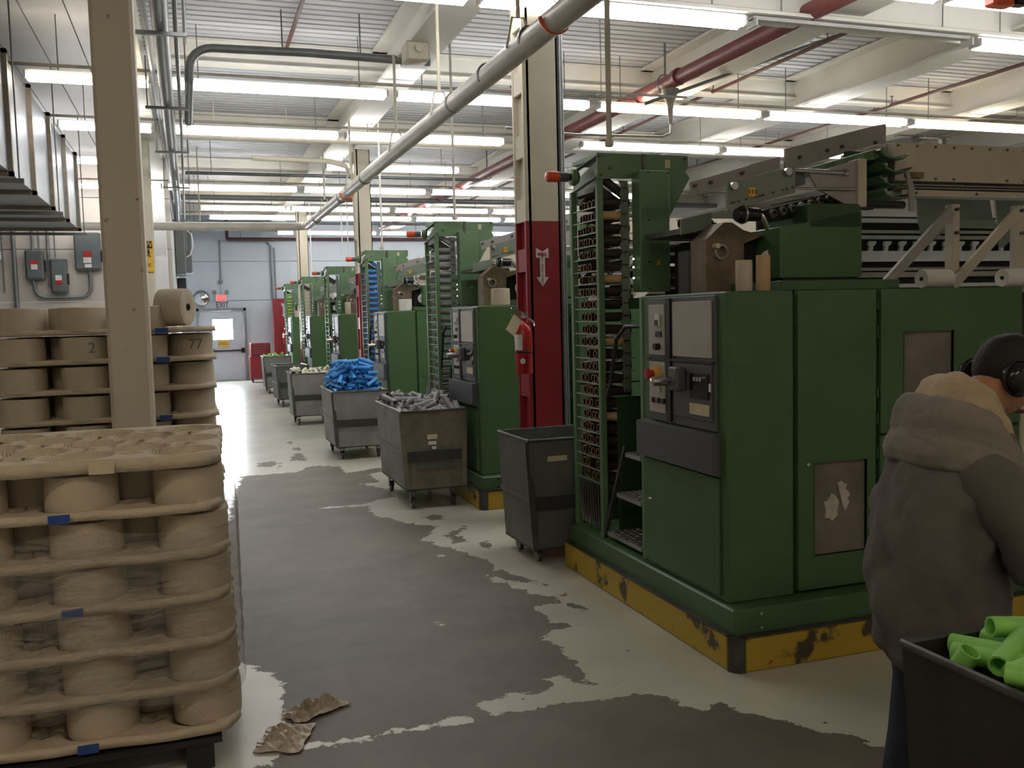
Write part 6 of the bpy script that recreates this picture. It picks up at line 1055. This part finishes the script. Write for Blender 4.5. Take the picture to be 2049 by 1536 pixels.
# ------------------------------------------------------------------ yarn packages
def package(name, r, h, m, loc, label, group=None, axis=2, core='t_brown', cat='yarn package'):
    key = (r, h, m, axis, core)
    if key in PK:
        src = PK[key]; t = src.copy(); C.objects.link(t)
        for ch in PKC[key]:
            c = ch.copy(); C.objects.link(c); c.parent = t
        t.location = loc
    else:
        t = empty(name, loc)
        hh = h/2; n = 30; c = Vector(loc) + (Vector((0, 0, hh)) if axis == 2 else Vector((0, 0, r)))
        pr = [(r*.20, -hh*.94), (r*.5, -hh*.97), (r*.93, -hh), (r*.985, -hh*.95), (r, -hh*.5), (r, hh*.5), (r*.985, hh*.95), (r*.93, hh), (r*.5, hh*.97), (r*.20, hh*.94)]
        a = MB().lathe(pr, c, axis, n, True).build('yarn_body', m, t)
        b = MB().lathe([(r*.20, -hh*1.01), (r*.20, hh*1.01), (r*.16, hh*1.01), (r*.16, -hh*1.01)], c, axis, 14, True).build('paper_core', core, t)
        PK[key] = t; PKC[key] = [a, b]
    return tag(t, label, cat, group)
PK = {}; PKC = {}
for k_, (x, y, r, h, m, lab) in enumerate((
    (2.513, 3.86, .040, .148, 'yarn', 'grey cream yarn cone standing left on the nearest cabinet'),
    (2.600, 3.83, .034, .170, 'yarn_tan', 'taller tan yarn cone standing right on the nearest cabinet'),
    (2.60, 7.85, .085, .150, 'yarn', 'white yarn package on top of the second cabinet'),
    (2.62, 11.85, .085, .150, 'yarn_white', 'white yarn package on top of the third cabinet'))):
    package('yarn_package', r, h, m, (x, y, 1.768 if k_ > 1 else 1.766), lab)
package('yarn_package', .075, .16, 'yarn', (2.50, 23.8, 1.768), 'small pale package on the farthest cabinet')
package('yarn_package', .05, .20, 'yarn', (2.50, 15.8, 1.768), 'slim pale package on the fourth cabinet')
for k_, (x, y) in enumerate(((3.845, 4.05), (4.41, 4.05), (4.86, 4.05), (5.4, 4.05))):
    package('white_package', .052, .19, 'yarn_white', (x, y, 1.768), 'white yarn package lying on the package shelf, %s from the pedestal' % ('first', 'second', 'third', 'fourth')[k_], 'white packages on the shelf', axis=0)

# ------------------------------------------------------------------ moulded pulp trays
def tray_mesh(name, W, D, pts, pr, seed, hi=.006):
    rr_ = random.Random(seed); st = .0105; nx = int(W/st)+1; ny = int(D/st)+1; vs = []; fs = []
    for j in range(ny):
        for i in range(nx):
            x = -W/2+W*i/(nx-1); y = -D/2+D*j/(ny-1)
            # wavy outline: pulled in between the packages
            sx = 1-.012*(1-math.cos(2*PI*y/(pr*1.45)))*(abs(x)/(W/2))**6; sy = 1-.012*(1-math.cos(2*PI*(x)/(pr*1.45*2)))*(abs(y)/(D/2))**6
            rc = .12; ax, ay = abs(x)-(W/2-rc), abs(y)-(D/2-rc)
            X, Y = x*sx, y*sy
            if ax > 0 and ay > 0:
                q = math.hypot(ax, ay); lim = rc
                if q > 0:
                    m_ = max(ax, ay)/q
                    X = math.copysign(W/2-rc+ax*m_, x)*sx; Y = math.copysign(D/2-rc+ay*m_, y)*sy
            dmin = min(math.hypot(x-p[0], y-p[1]) for p in pts)
            e = (dmin-(pr-.017))/.012; e = max(0, min(1, e))
            h = -.030+(.030+hi)*e
            # square peg holes midway
            d2 = min(abs(x-(p[0]+s_*HP))+abs(y-(p[1])) for p in pts for s_ in (-1, 1))
            if d2 < .050: h = -.030
            edge = min(W/2-abs(x), D/2-abs(y))
            if edge < .016: h = max(h, hi*.8+.004*math.sin(x*23+y*19))
            vs.append((X, Y, h))
    n = nx*ny
    fs = [(j*nx+i, j*nx+i+1, (j+1)*nx+i+1, (j+1)*nx+i) for j in range(ny-1) for i in range(nx-1)]
    rim = [i for i in range(nx)] + [j*nx+nx-1 for j in range(1, ny)] + [(ny-1)*nx+i for i in range(nx-2, -1, -1)] + [j*nx for j in range(ny-2, 0, -1)]
    b = len(vs); m_ = len(rim)
    for q in rim: x, y, z = vs[q]; vs.append((x*1.006, y*1.006, -.026))
    fs += [(rim[i], b+i, b+(i+1) % m_, rim[(i+1) % m_]) for i in range(m_)]
    b2 = len(vs)
    for q in rim: x, y, z = vs[q]; vs.append((x*.97, y*.97, -.024))
    fs += [(b+i, b2+i, b2+(i+1) % m_, b+(i+1) % m_) for i in range(m_)]
    me = bpy.data.meshes.new(name); me.from_pydata(vs, [], fs); me.polygons.foreach_set('use_smooth', [True]*len(fs)); me.materials.append(M['pulp'])
    return me
HP = .1875
# foreground stack: right front corner near (0.09, 3.58)
W_, D_ = 1.32, 1.08
FX, FY = .09-W_/2, 3.58+D_/2
cols = [-.045-.375*i for i in range(4)]; pts = []
for r_ in range(5):
    for i in range(4):
        x = cols[i] - (.1875 if r_ % 2 else 0)
        if x > FX-W_/2+.10: pts.append((x-FX, 3.735+r_*.1875-FY))
me = tray_mesh('pulp_tray', W_, D_, pts, .132, 1)
me_top = tray_mesh('pulp_tray', W_, D_, pts, .136, 1, .022)
ord7 = ['bottom', 'second from bottom', 'third from bottom', 'fourth from bottom', 'fifth from bottom', 'sixth from bottom', 'topmost']
zt_ = [.165, .335, .50, .668, .838, 1.01, 1.178]
shift = [.03, .025, .02, .012, .01, .0, .0]
for i in range(7):
    t = empty('pulp_tray', (FX+shift[i], FY, zt_[i]), '%s moulded pulp tray of the near wrapped pallet stack' % ord7[i], 'tray', 'pulp trays of the near stack')
    o = bpy.data.objects.new('tray_sheet', me_top if i == 6 else me); C.objects.link(o); o.parent = t
    o.rotation_euler = (0, 0, -.035+.008*((i*37) % 5-2)/2)
    if i in (0, 3, 4, 5)[:0] or i in (0, 3, 5):
        px = {0: -.43, 3: -.455, 5: -.48}[i]
        x_, y_ = px, 3.55
        MB().box(x_-.035, x_+.035, 3.563, 3.569, zt_[i]-.026, zt_[i]+.006).build('blue_tape', 'tape_blue', t)
    if i == 6:
        MB().box(-.375, -.29, 3.558, 3.562, zt_[i]-.026, zt_[i]+.02).build('paper_tape', 'label_cream', t)
for L_ in range(6):
    for (px, py) in pts:
        X, Y = px+FX+shift[L_], py+FY
        vis = Y < 4.05 or X > -.30
        if not vis: continue
        rw = round((py+FY-3.735)/.1875); cl = round((cols[0]-(.1875 if rw % 2 else 0)-px-FX)/.375)
        package('cream_package', .128, .142, 'yarn', (X, Y, zt_[L_]-.012+.002), 'cream yarn package, %s from right, %s row, %s layer of near stack' % (('first', 'second', 'third', 'fourth')[cl], ('front', 'second', 'third', 'fourth', 'rear')[rw], ord7[L_]), 'cream packages in the near stack')
# pallet
p = empty('black_pallet', (FX, FY, 0), 'black plastic pallet under the near wrapped stack', 'pallet')
for yy in (3.62, 3.95, 4.28, 4.57): MB().box(FX-.60, FX+.60, yy-.05, yy+.05, .10, .125).build('deck_board', 'pallet', p)
for xx in (FX-.52, FX, FX+.52): MB().box(xx-.05, xx+.05, 3.58, 4.62, .0, .10, .005).build('stringer', 'pallet', p)
# stretch film round the middle of the stack
def film():
    rings = []; n = 120; rr_ = random.Random(5)
    W2, D2, rc = W_/2+.034, D_/2+.034, .11
    base = []
    for i in range(n):
        a = 2*PI*i/n; c, s = math.cos(a), math.sin(a); k2 = min(W2/abs(c) if abs(c) > 1e-6 else 9, D2/abs(s) if abs(s) > 1e-6 else 9)
        x, y = c*k2, s*k2; x = max(-W2, min(W2, x)); y = max(-D2, min(D2, y))
        ax, ay = abs(x)-(W2-rc), abs(y)-(D2-rc)
        if ax > 0 and ay > 0:
            q = math.hypot(ax, ay); m_ = max(ax, ay)/q; x = math.copysign(W2-rc+ax*m_, x); y = math.copysign(D2-rc+ay*m_, y)
        base.append((x, y))
    zs = [.30+.022*j for j in range(30)]
    for z in zs:
        between = .5-.5*math.cos(2*PI*(z-.165)/.168)
        ring = []
        for i, (x, y) in enumerate(base):
            k3 = 1-.010*between + .004*math.sin(i*.9+z*31)+.003*math.sin(i*2.3-z*57)
            yaw = -.035; X = x*k3; Y = y*k3
            ring.append((FX+.02+X*math.cos(yaw)-Y*math.sin(yaw), FY+X*math.sin(yaw)+Y*math.cos(yaw), z+.012*math.sin(i*.35)*(1 if z in (zs[0], zs[-1]) else 0)))
        rings.append(ring)
    o = MB().loft(rings, cap=False).build('stretch_film', 'film'); tag(o, 'clear stretch film wrapped round the middle layers of the near stack', 'film')
film()
# loose film and torn scrap on the floor
def scrap(name, cx, cy, lx, ly, hgt, seed, m, label, ang=0.0, cat='plastic scrap'):
    rr_ = random.Random(seed); nx, ny = 16, 11; vs = []
    for j in range(ny):
        for i in range(nx):
            u, v = i/(nx-1)-.5, j/(ny-1)-.5
            rad = 1-.35*abs(math.sin(7*u+5*v+seed)); x = u*lx*(.75+.25*rad); y = v*ly*(.75+.25*rad)
            z = .006+hgt*abs(math.sin(9*u+seed)*math.cos(8*v-seed)+.35*math.sin(23*u+17*v))*max(0, 1-(2*abs(u))**3)*max(.1, 1-(2*abs(v))**3)+rr_.uniform(0, hgt*.2)
            vs.append((cx+x*math.cos(ang)-y*math.sin(ang), cy+x*math.sin(ang)+y*math.cos(ang), z))
    mb = MB().add(vs, [(j*nx+i, j*nx+i+1, (j+1)*nx+i+1, (j+1)*nx+i) for j in range(ny-1) for i in range(nx-1)])
    o = mb.build(name, m, loc=(cx, cy, 0)); s = o.modifiers.new('solid', 'SOLIDIFY'); s.thickness = .002
    return tag(o, label, cat)
M['scrap'] = mat('scrap_film', (0.42, 0.35, 0.27), 0.4, var=.2, scale=15)
scrap('torn_wrap', .42, 3.95, .28, .15, .045, 2, 'scrap', 'crumpled beige torn wrapping on the floor right of the near stack', .5)
scrap('torn_wrap', .27, 3.72, .26, .20, .03, 5, 'scrap', 'flat dirty film scrap on the floor at the foot of the near stack', 1.2)
scrap('paper_scrap', 2.02, 5.05, .05, .03, .01, 4, 'label_cream', 'tiny pale scrap on the floor left of the yellow rail', .3)

# ------------------------------------------------------------------ background stack behind the chipped column
W2_, D2_ = 1.34, 1.08
BX, BY = .135-W2_/2, 6.42+D2_/2
HP = .183
bpts = []
for r_ in range(5):
    for i in range(4):
        x = (-.31 if r_ % 2 == 0 else -.02) - .366*i
        if r_ % 2 == 0 and i == 3: continue
        if x > BX-W2_/2+.1: bpts.append((x-BX, 6.575+r_*.183-BY))
me2 = tray_mesh('pulp_tray', W2_, D2_, bpts, .145, 4)
zb_ = [.13+.19*i for i in range(9)]
nm9 = ['lowest', 'second', 'third', 'fourth', 'fifth', 'sixth', 'seventh', 'eighth', 'top']
for i, z in enumerate(zb_):
    if z < .7: 
        pass
    t = empty('pulp_tray', (BX, BY+.02, z), '%s pulp tray up the far stack behind the chipped column' % nm9[i], 'tray', 'pulp trays of the far stack')
    o = bpy.data.objects.new('tray_sheet', me2); C.objects.link(o); o.parent = t; o.rotation_euler = (0, 0, .012*((i*31) % 3-1))
    if i in (8, 7, 5): MB().box(-.235, -.155, 6.425, 6.431, z-.032, z+.004).build('blue_tape', 'tape_blue', t)
for L_ in range(0, 9):
    for (px, py) in bpts:
        X, Y = px+BX, py+BY
        if Y > 6.9 and X < -.2 and L_ < 4: continue
        if L_ < 2 and Y > 6.65: continue
        if L_ == 8:
            if Y > 6.6 and X > -.2: continue
        rw = round((py+BY-6.575)/.183); cl = round(((-.31 if rw % 2 == 0 else -.02)-px-BX)/.366)
        pk_ = package('cream_package', .143, .158, 'yarn', (X, Y, zb_[L_]-.010), 'cream yarn package, %s from right, %s row, %s layer of far stack' % (('first', 'second', 'third', 'fourth')[cl], ('front', 'second', 'third', 'fourth', 'rear')[rw], nm9[L_]), 'cream packages in the far stack')
        if L_ == 7 and (rw, cl) in ((1, 0), (0, 0), (0, 1)):
            ox_ = {(1, 0): .03, (0, 0): .0, (0, 1): .06}[(rw, cl)]; bd = {(1, 0): '77', (0, 0): '4', (0, 1): '2'}[(rw, cl)]
            text('pencil_mark', bd, .095, (X+ox_, Y-math.sqrt(.143**2-ox_**2)-.0015, zb_[L_]+.075), (PI/2, 0, ox_*6), 'ink_grey', pk_, ext=.0006)
t = package('yarn_roll', .125, .19, 'yarn', (-.11, 6.60, zb_[8]+.012), 'big cream yarn package lying on its side on top of the far stack', axis=0)
t.rotation_euler = (0, 0, -.40)
p = empty('black_pallet', (BX, BY, 0), 'black plastic pallet under the far stack', 'pallet')
for yy in (6.5, 6.85, 7.2, 7.42): MB().box(BX-.60, BX+.60, yy-.05, yy+.05, .07, .095).build('deck_board', 'pallet', p)
for xx in (BX-.52, BX, BX+.52): MB().box(xx-.05, xx+.05, 6.45, 7.47, .0, .07, .005).build('stringer', 'pallet', p)
# ------------------------------------------------------------------ person bending over the black cart
def skin_obj(name, verts, edges, radii, m, parent, root=0, lev=2):
    me = bpy.data.meshes.new(name); off = world_off(parent)
    me.from_pydata([tuple(Vector(v)-off) for v in verts], edges, [])
    o = bpy.data.objects.new(name, me); C.objects.link(o); o.parent = parent
    md = o.modifiers.new('skin', 'SKIN'); md.use_smooth_shade = True
    if not me.skin_vertices: 
        bpy.context.view_layer.objects.active = o
        bpy.ops.mesh.customdata_skin_add()
    for i, r in enumerate(radii):
        sv = me.skin_vertices[0].data[i]; sv.radius = (r, r) if not isinstance(r, tuple) else r; sv.use_root = (i == root)
    sb = o.modifiers.new('sub', 'SUBSURF'); sb.levels = lev; sb.render_levels = lev
    me.materials.append(M[m])
    # bake to a plain mesh so that the result does not depend on modifiers
    dg = bpy.context.evaluated_depsgraph_get(); me2 = bpy.data.meshes.new_from_object(o.evaluated_get(dg))
    me2.polygons.foreach_set('use_smooth', [True]*len(me2.polygons))
    o.modifiers.clear(); o.data = me2; me2.materials.clear(); me2.materials.append(M[m])
    return o
def person():
    t = empty('person', (2.12, 2.25, 0), 'person in a grey hoodie with black ear defenders bending over the black cart', 'person')
    V = []; E_ = []; R_ = []
    def v(p, r, link=None):
        V.append(p); R_.append(r); i = len(V)-1
        if link is not None: E_.append((link, i))
        return i
    pel = v((2.13, 2.25, .86), .10)
    ab = v((2.14, 2.25, 1.00), .10, pel); ch = v((2.17, 2.25, 1.14), .095, ab); nb = v((2.20, 2.25, 1.26), .075, ch)
    nk = v((2.28, 2.25, 1.345), .055, nb); h0 = v((2.355, 2.25, 1.40), .078, nk); h1 = v((2.425, 2.25, 1.44), .092, h0); h2 = v((2.47, 2.25, 1.485), .068, h1)
    for s in (-1, 1):
        y = 2.25+s*.10
        hp = v((2.12, y, .78), .07, pel); kn = v((2.20, y+s*.02, .46), .062, hp); an = v((2.13, y+s*.02, .09), .04, kn); ft = v((2.19, y+s*.02, .045), .036, an); v((2.30, y+s*.03, .035), .03, ft)
        sh = v((2.18, 2.25+s*.14, 1.16), .04, ch); el = v((2.30, 2.25+s*(.20 if s < 0 else .17), .92), .036, sh)
        wr = v((2.46, 2.25+s*.16-.28, .93), .026, el)
        d = Vector((.5, -.72, -.25)).normalized(); side = d.cross(Vector((0, 0, 1))).normalized(); up = side.cross(d)
        W = Vector(V[wr]); pm = v(tuple(W+d*.05), .030, wr)
        P = Vector(V[pm])
        for q, (off, ln) in enumerate(((-.028, .065), (-.010, .075), (.010, .070), (.027, .055))):
            a = v(tuple(P+side*off+d*.035), .0095, pm); b = v(tuple(P+side*off*1.15+d*(.035+ln*.5)-up*.012), .0085, a); v(tuple(P+side*off*1.1+d*(.035+ln*.8)-up*.035), .0075, b)
        a = v(tuple(W+d*.02-side*s*.032), .011, wr); v(tuple(W+d*.055-side*s*.050-up*.012), .009, a)
    body = skin_obj('body', V, E_, R_, 'skin', t, pel)
    # face
    hc = Vector((2.43, 2.25, 1.435)); fd = Vector((.80, 0, -.60)); fu = Vector((.60, 0, .80)); fs = Vector((0, 1, 0))
    def fp(a, b, c): return hc + fd*a + fs*b + fu*c
    hd = MB(); rings = []
    for k_ in range(13):
        ph = -PI/2+PI*k_/12; ring = []
        for i in range(20):
            th = 2*PI*i/20; ca, sa = math.cos(th), math.sin(th); c = math.cos(ph)
            a = .098*c*ca; b = .076*c*sa; h = .118*math.sin(ph)
            if h < -.03: a *= .92; b *= .86
            if ca > .7 and -.06 < h < .05: a *= 1.02
            ring.append(fp(a, b, h))
        rings.append(ring)
    hd.loft(rings).build('face', 'skin', body)
    MB().loft([[fp(.090, b*.3, .02), fp(.094, b*.5, .015)][0:1]*1+[fp(.090+.0, -.008, .02), fp(.10, 0, .022), fp(.090, .008, .02)] if False else [fp(.088, -.010, .03), fp(.102, 0, .03), fp(.088, .010, .03)] for b in (1,)] + [[fp(.088, -.014, -.012), fp(.125, 0, -.014), fp(.088, .014, -.012)], [fp(.086, -.016, -.024), fp(.112, 0, -.026), fp(.086, .016, -.024)]]).build('nose', 'skin', body)
    for s in (-1, 1):
        MB().lathe([(.001, -.010), (.008, -.007), (.011, 0), (.008, .007), (.001, .010)], fp(.086, s*.030, .018), 1, 10).build('eye', 'label_white', body)
        MB().obox(fp(.094, s*.030, .042), .004, .015, .003, (0, .6, 0)).build('eyebrow', 'hair', body)
    MB().obox(fp(.094, 0, -.055), .004, .022, .005, (0, .64, 0)).build('mouth', 'ink_brown', body)
    # hair
    rings = []; rr_ = random.Random(2)
    for k_ in range(15):
        ph = -PI/2+PI*k_/14; ring = []
        for i in range(26):
            th = 2*PI*i/26; ca, sa = math.cos(th), math.sin(th); c = math.cos(ph)
            a = .114*c*ca-.020; b = .092*c*sa; h = .118*math.sin(ph)+.024
            if a > .05 and h < .075: a = .05+(a-.05)*.3
            if a > .0 and h < .03: b *= .80; a *= .6
            if h < -.055: a = -.05+ (a+.05)*.7; b *= .8; h = -.055+(h+.055)*.4
            q = 1+rr_.uniform(-.02, .03)
            ring.append(fp(a*q, b*q, h*q))
        rings.append(ring)
    MB().loft(rings).build('hair', 'hair', t)
    # ear defenders
    em = None
    for s in (-1, 1):
        c = fp(-.050, s*.088, -.022)
        mb = MB().lathe([(.001, s*.034), (.030, s*.034), (.047, s*.020), (.054, 0), (.052, -s*.014), (.034, -s*.02)], c, 1, 22)
        o = mb.build('ear_cup', 'gloss_black', t)
        MB().lathe([(.055, -s*.004), (.058, 0), (.055, s*.004)], c, 1, 22).build('cup_rim', 'black', o)
    P = [fp(-.045+.035*math.cos(a), .098*math.sin(a), -.005+.148*math.cos(a)) for a in [-1.5+i*.25 for i in range(13)]]
    MB().tube(P, .008, 8).build('headband', 'gloss_black', t)
    # hoodie torso with folds
    prof = [(.54, 1.985, 2.29, .17), (.57, 1.93, 2.32, .20), (.63, 1.895, 2.335, .215), (.72, 1.88, 2.34, .22), (.85, 1.875, 2.33, .21), (.93, 1.885, 2.32, .205), (1.0, 1.90, 2.315, .21), (1.08, 1.925, 2.32, .22), (1.15, 1.96, 2.335, .225), (1.21, 1.995, 2.35, .215), (1.27, 2.01, 2.35, .19), (1.32, 2.07, 2.34, .14), (1.36, 2.13, 2.32, .10)]
    pf = []
    for j in range(len(prof)-1):
        for q in range(4): pf.append(tuple(prof[j][c]*(1-q/4)+prof[j+1][c]*q/4 for c in range(4)))
    prof = pf+[prof[-1]]
    rings = []; n = 90
    for j, (z, a, b, ry) in enumerate(prof):
        ring = []
        for i in range(n):
            th = 2*PI*i/n; c, s = math.cos(th), math.sin(th)
            k2 = (abs(c)**2.15+abs(s)**2.15)**(-1/2.15)
            f_ = 1+.030*math.sin(4*th+z*11)+.022*math.sin(9*th-z*17)+.016*math.sin(13*th+z*23)+(.02*math.sin(z*34+th*2) if z < .8 else .012*math.sin(z*30+3*th))
            ring.append(((a+b)/2+.055+(b-a)/2*c*k2*f_*.93, 2.25+ry*.86*s*k2*f_, z+.012*math.sin(3*th)*(j < 9)))
        rings.append(ring)
    hz = MB().loft(rings).build('hoodie', 'hoodie', t)
    for s in (-1, 1):
        path = [(2.17, 2.25+s*.12, 1.205), (2.19, 2.25+s*(.185 if s < 0 else .15), 1.14), (2.235, 2.25+s*(.215 if s < 0 else .17), 1.05), (2.28, 2.25+s*(.22 if s < 0 else .18), .96), (2.30, 2.25+s*.205, .905), (2.35, 2.25+s*.19-.09, .895), (2.41, 2.25+s*.17-.19, .915), (2.435, 2.25+s*.165-.235, .925)]
        rad = [.075, .088, .082, .074, .070, .062, .054, .046]
        mb = MB(); pts_ = [Vector(p) for p in path]; rings = []; up = Vector((0, s, 0)); N_ = 22
        fine = []
        for i in range(len(pts_)-1):
            for q in range(4): tt = q/4; fine.append((pts_[i].lerp(pts_[i+1], tt), rad[i]*(1-tt)+rad[i+1]*tt))
        fine.append((pts_[-1], rad[-1]))
        for i, (p, r) in enumerate(fine):
            d = (fine[min(i+1, len(fine)-1)][0]-fine[max(i-1, 0)][0]).normalized(); a = d.cross(Vector((0, 1, .2))).normalized(); b = a.cross(d)
            rings.append([p + a*math.cos(2*PI*k/N_)*r*(1+.05*math.sin(i*1.15+2*k*PI/N_*2)) + b*math.sin(2*PI*k/N_)*r*(1+.05*math.sin(i*1.15+k)) for k in range(N_)])
        sl = mb.loft(rings).build('sleeve', 'hoodie', t)
        MB().tube([path[-1], tuple(Vector(path[-1])+Vector((.03, -.045, .008)))], .042, 18).build('cuff', 'hood_grey', sl)
    # hood: fleece outside, pale lining inside
    def ringtube(name, P, m, sub=14, amp=.06, sd=0):
        K = len(P); rings = []; N_ = 18; out = []
        for i in range(K):
            p0, p1, p2, p3 = [Vector(P[(i+q) % K][:3]) for q in (-1, 0, 1, 2)]; r1, r2 = P[i][3], P[(i+1) % K][3]
            for q in range(5):
                u = q/5; out.append((0.5*((2*p1)+(-p0+p2)*u+(2*p0-5*p1+4*p2-p3)*u*u+(-p0+3*p1-3*p2+p3)*u**3), r1*(1-u)+r2*u))
        L_ = len(out)
        cen = sum((o_[0] for o_ in out), Vector())/L_
        for i, (p, r) in enumerate(out):
            d = (out[(i+1) % L_][0]-out[i-1][0]).normalized(); a = (p-cen).normalized(); a = (a-d*a.dot(d)).normalized(); b = d.cross(a)
            rings.append([p + (a*math.cos(2*PI*k/N_) + b*math.sin(2*PI*k/N_))*r*(1+amp*math.sin(3*2*PI*k/N_+i*.45+sd)+amp*.6*math.sin(5*2*PI*k/N_-i*.3)) for k in range(N_)])
        o = MB().loft(rings, cap=False, closed=True).build(name, m, t)
        o.modifiers.new('sub', 'SUBSURF').levels = 1; o.modifiers['sub'].render_levels = 1
        return o
    def hring(B, S, F, amp, ph):
        K = [(B[0], 2.25, B[1]), (B[0]+(S[0]-B[0])*.22, 2.25-(2.25-S[1])*.72, B[1]+(S[2]-B[1])*.22), S, (S[0]+(F[0]-S[0])*.62, S[1]+(F[1]-S[1])*.32, S[2]+(F[2]-S[2])*.58), F, (F[0]+.02, 2.25-(2.25-F[1])*.45, F[2]-.015)]
        L2 = K + [(p[0], 4.5-p[1], p[2]) for p in K[:0:-1]]; n_ = len(L2); out = []
        for i in range(n_):
            p0, p1, p2, p3 = [Vector(L2[(i+q) % n_]) for q in (-1, 0, 1, 2)]
            for q in range(7):
                u = q/7; out.append(0.5*((2*p1)+(-p0+p2)*u+(2*p0-5*p1+4*p2-p3)*u*u+(-p0+3*p1-3*p2+p3)*u**3))
        c0 = Vector((2.2, 2.25, 1.25)); m_ = len(out)
        out = [p+Vector((.045, 0, 0)) for p in out]; c0.x += .045
        return [p + (p-c0).normalized()*amp*(math.sin(i*.31+ph)+.7*math.sin(i*.73-ph*2.1)) for i, p in enumerate(out)]
    outer = [((2.045, 1.19), (2.19, 2.10, 1.165), (2.37, 2.15, 1.02), .003, 0), ((2.00, 1.205), (2.165, 2.055, 1.175), (2.375, 2.125, 1.04), .004, .3), ((1.99, 1.24), (2.15, 2.045, 1.205), (2.37, 2.115, 1.075), .006, .8),
             ((1.995, 1.275), (2.15, 2.05, 1.235), (2.36, 2.12, 1.105), .007, 1.6), ((2.008, 1.30), (2.155, 2.065, 1.25), (2.35, 2.13, 1.12), .006, 2.2), ((2.012, 1.325), (2.155, 2.065, 1.27), (2.345, 2.13, 1.14), .007, 2.6),
             ((2.02, 1.365), (2.155, 2.07, 1.30), (2.34, 2.13, 1.165), .006, 3.1), ((2.05, 1.40), (2.175, 2.085, 1.325), (2.335, 2.14, 1.18), .005, 3.6), ((2.075, 1.405), (2.19, 2.10, 1.33), (2.33, 2.15, 1.18), .004, 3.8)]
    inner = [((2.075, 1.405), (2.19, 2.10, 1.33), (2.33, 2.15, 1.18), .004, 3.8), ((2.085, 1.39), (2.20, 2.112, 1.31), (2.325, 2.155, 1.17), .004, 4.2), ((2.10, 1.41), (2.205, 2.11, 1.325), (2.325, 2.155, 1.185), .007, 5.0),
             ((2.125, 1.45), (2.215, 2.115, 1.36), (2.32, 2.155, 1.215), .006, 5.6), ((2.165, 1.465), (2.235, 2.13, 1.375), (2.32, 2.165, 1.235), .005, 6.0), ((2.19, 1.445), (2.245, 2.15, 1.355), (2.315, 2.175, 1.23), .005, 6.4),
             ((2.195, 1.40), (2.245, 2.165, 1.31), (2.305, 2.185, 1.21), .004, 7), ((2.19, 1.34), (2.24, 2.17, 1.26), (2.30, 2.19, 1.19), .003, 7)]
    def fine(rs):
        out = []
        for i in range(len(rs)-1):
            for q in range(3): out.append([a_.lerp(b_, q/3) for a_, b_ in zip(rs[i], rs[i+1])])
        return out+[rs[-1]]
    h1_ = MB().loft(fine([hring(*r) for r in outer]), cap=False).build('hood', 'hood_grey', t, sharp=False)
    h2_ = MB().loft(fine([hring(*r) for r in inner]), cap=False).build('hood_lining', 'lining', t, sharp=False)
    for h_ in (h1_, h2_):
        sd_ = h_.modifiers.new('solid', 'SOLIDIFY'); sd_.thickness = .008; sd_.offset = 0
        h_.modifiers.new('sub', 'SUBSURF').levels = 1; h_.modifiers['sub'].render_levels = 1
    tx = bpy.data.textures.new('cloth_folds', 'CLOUDS'); tx.noise_scale = .11; tx.noise_depth = 2
    tx2 = bpy.data.textures.new('cloth_creases', 'CLOUDS'); tx2.noise_scale = .06; tx2.noise_depth = 1
    for h_, st_ in ((hz, .045), (h1_, .030), (h2_, .022)):
        for tt_, k2 in ((tx, 1), (tx2, .45)):
            dm = h_.modifiers.new('folds', 'DISPLACE'); dm.texture = tt_; dm.strength = st_*k2; dm.mid_level = .5; dm.texture_coords = 'LOCAL'
    MB().tube([(2.335, 2.12, 1.20), (2.345, 2.10, 1.12), (2.345, 2.08, 1.03), (2.34, 2.08, .98)], .005, 6).build('drawstring', 'lining', t)
    # trousers and shoes
    tr = None
    rings = []
    for (z, a, b, ry) in ((.62, 2.03, 2.24, .12), (.72, 2.03, 2.25, .13), (.84, 2.05, 2.24, .13), (.92, 2.07, 2.22, .12)):
        rings.append([((a+b)/2+(b-a)/2*math.cos(2*PI*i/28), 2.25+ry*math.sin(2*PI*i/28), z) for i in range(28)])
    tr = MB().loft(rings).build('trousers', 'jeans', t)
    for s in (-1, 1):
        y = 2.25+s*.105
        MB().tube([(2.13, y-s*.045, .74), (2.15, y-s*.02, .64), (2.195, y+s*.015, .47), (2.165, y+s*.015, .28), (2.13, y+s*.015, .10)], .09, 18, rs=[.07, .085, .078, .07, .066]).build('trouser_leg', 'jeans', tr)
        sh = MB().loft([[(x, y+s*.02+wd*math.cos(q), .012+max(0, ht*(.5+.5*math.sin(q)))) for q in [2*PI*k/14 for k in range(14)]] for x, wd, ht in ((2.05, .025, .05), (2.07, .042, .09), (2.14, .045, .11), (2.22, .048, .085), (2.30, .046, .06), (2.345, .022, .035))]).build('shoe', 'black', t)
    return t
person()
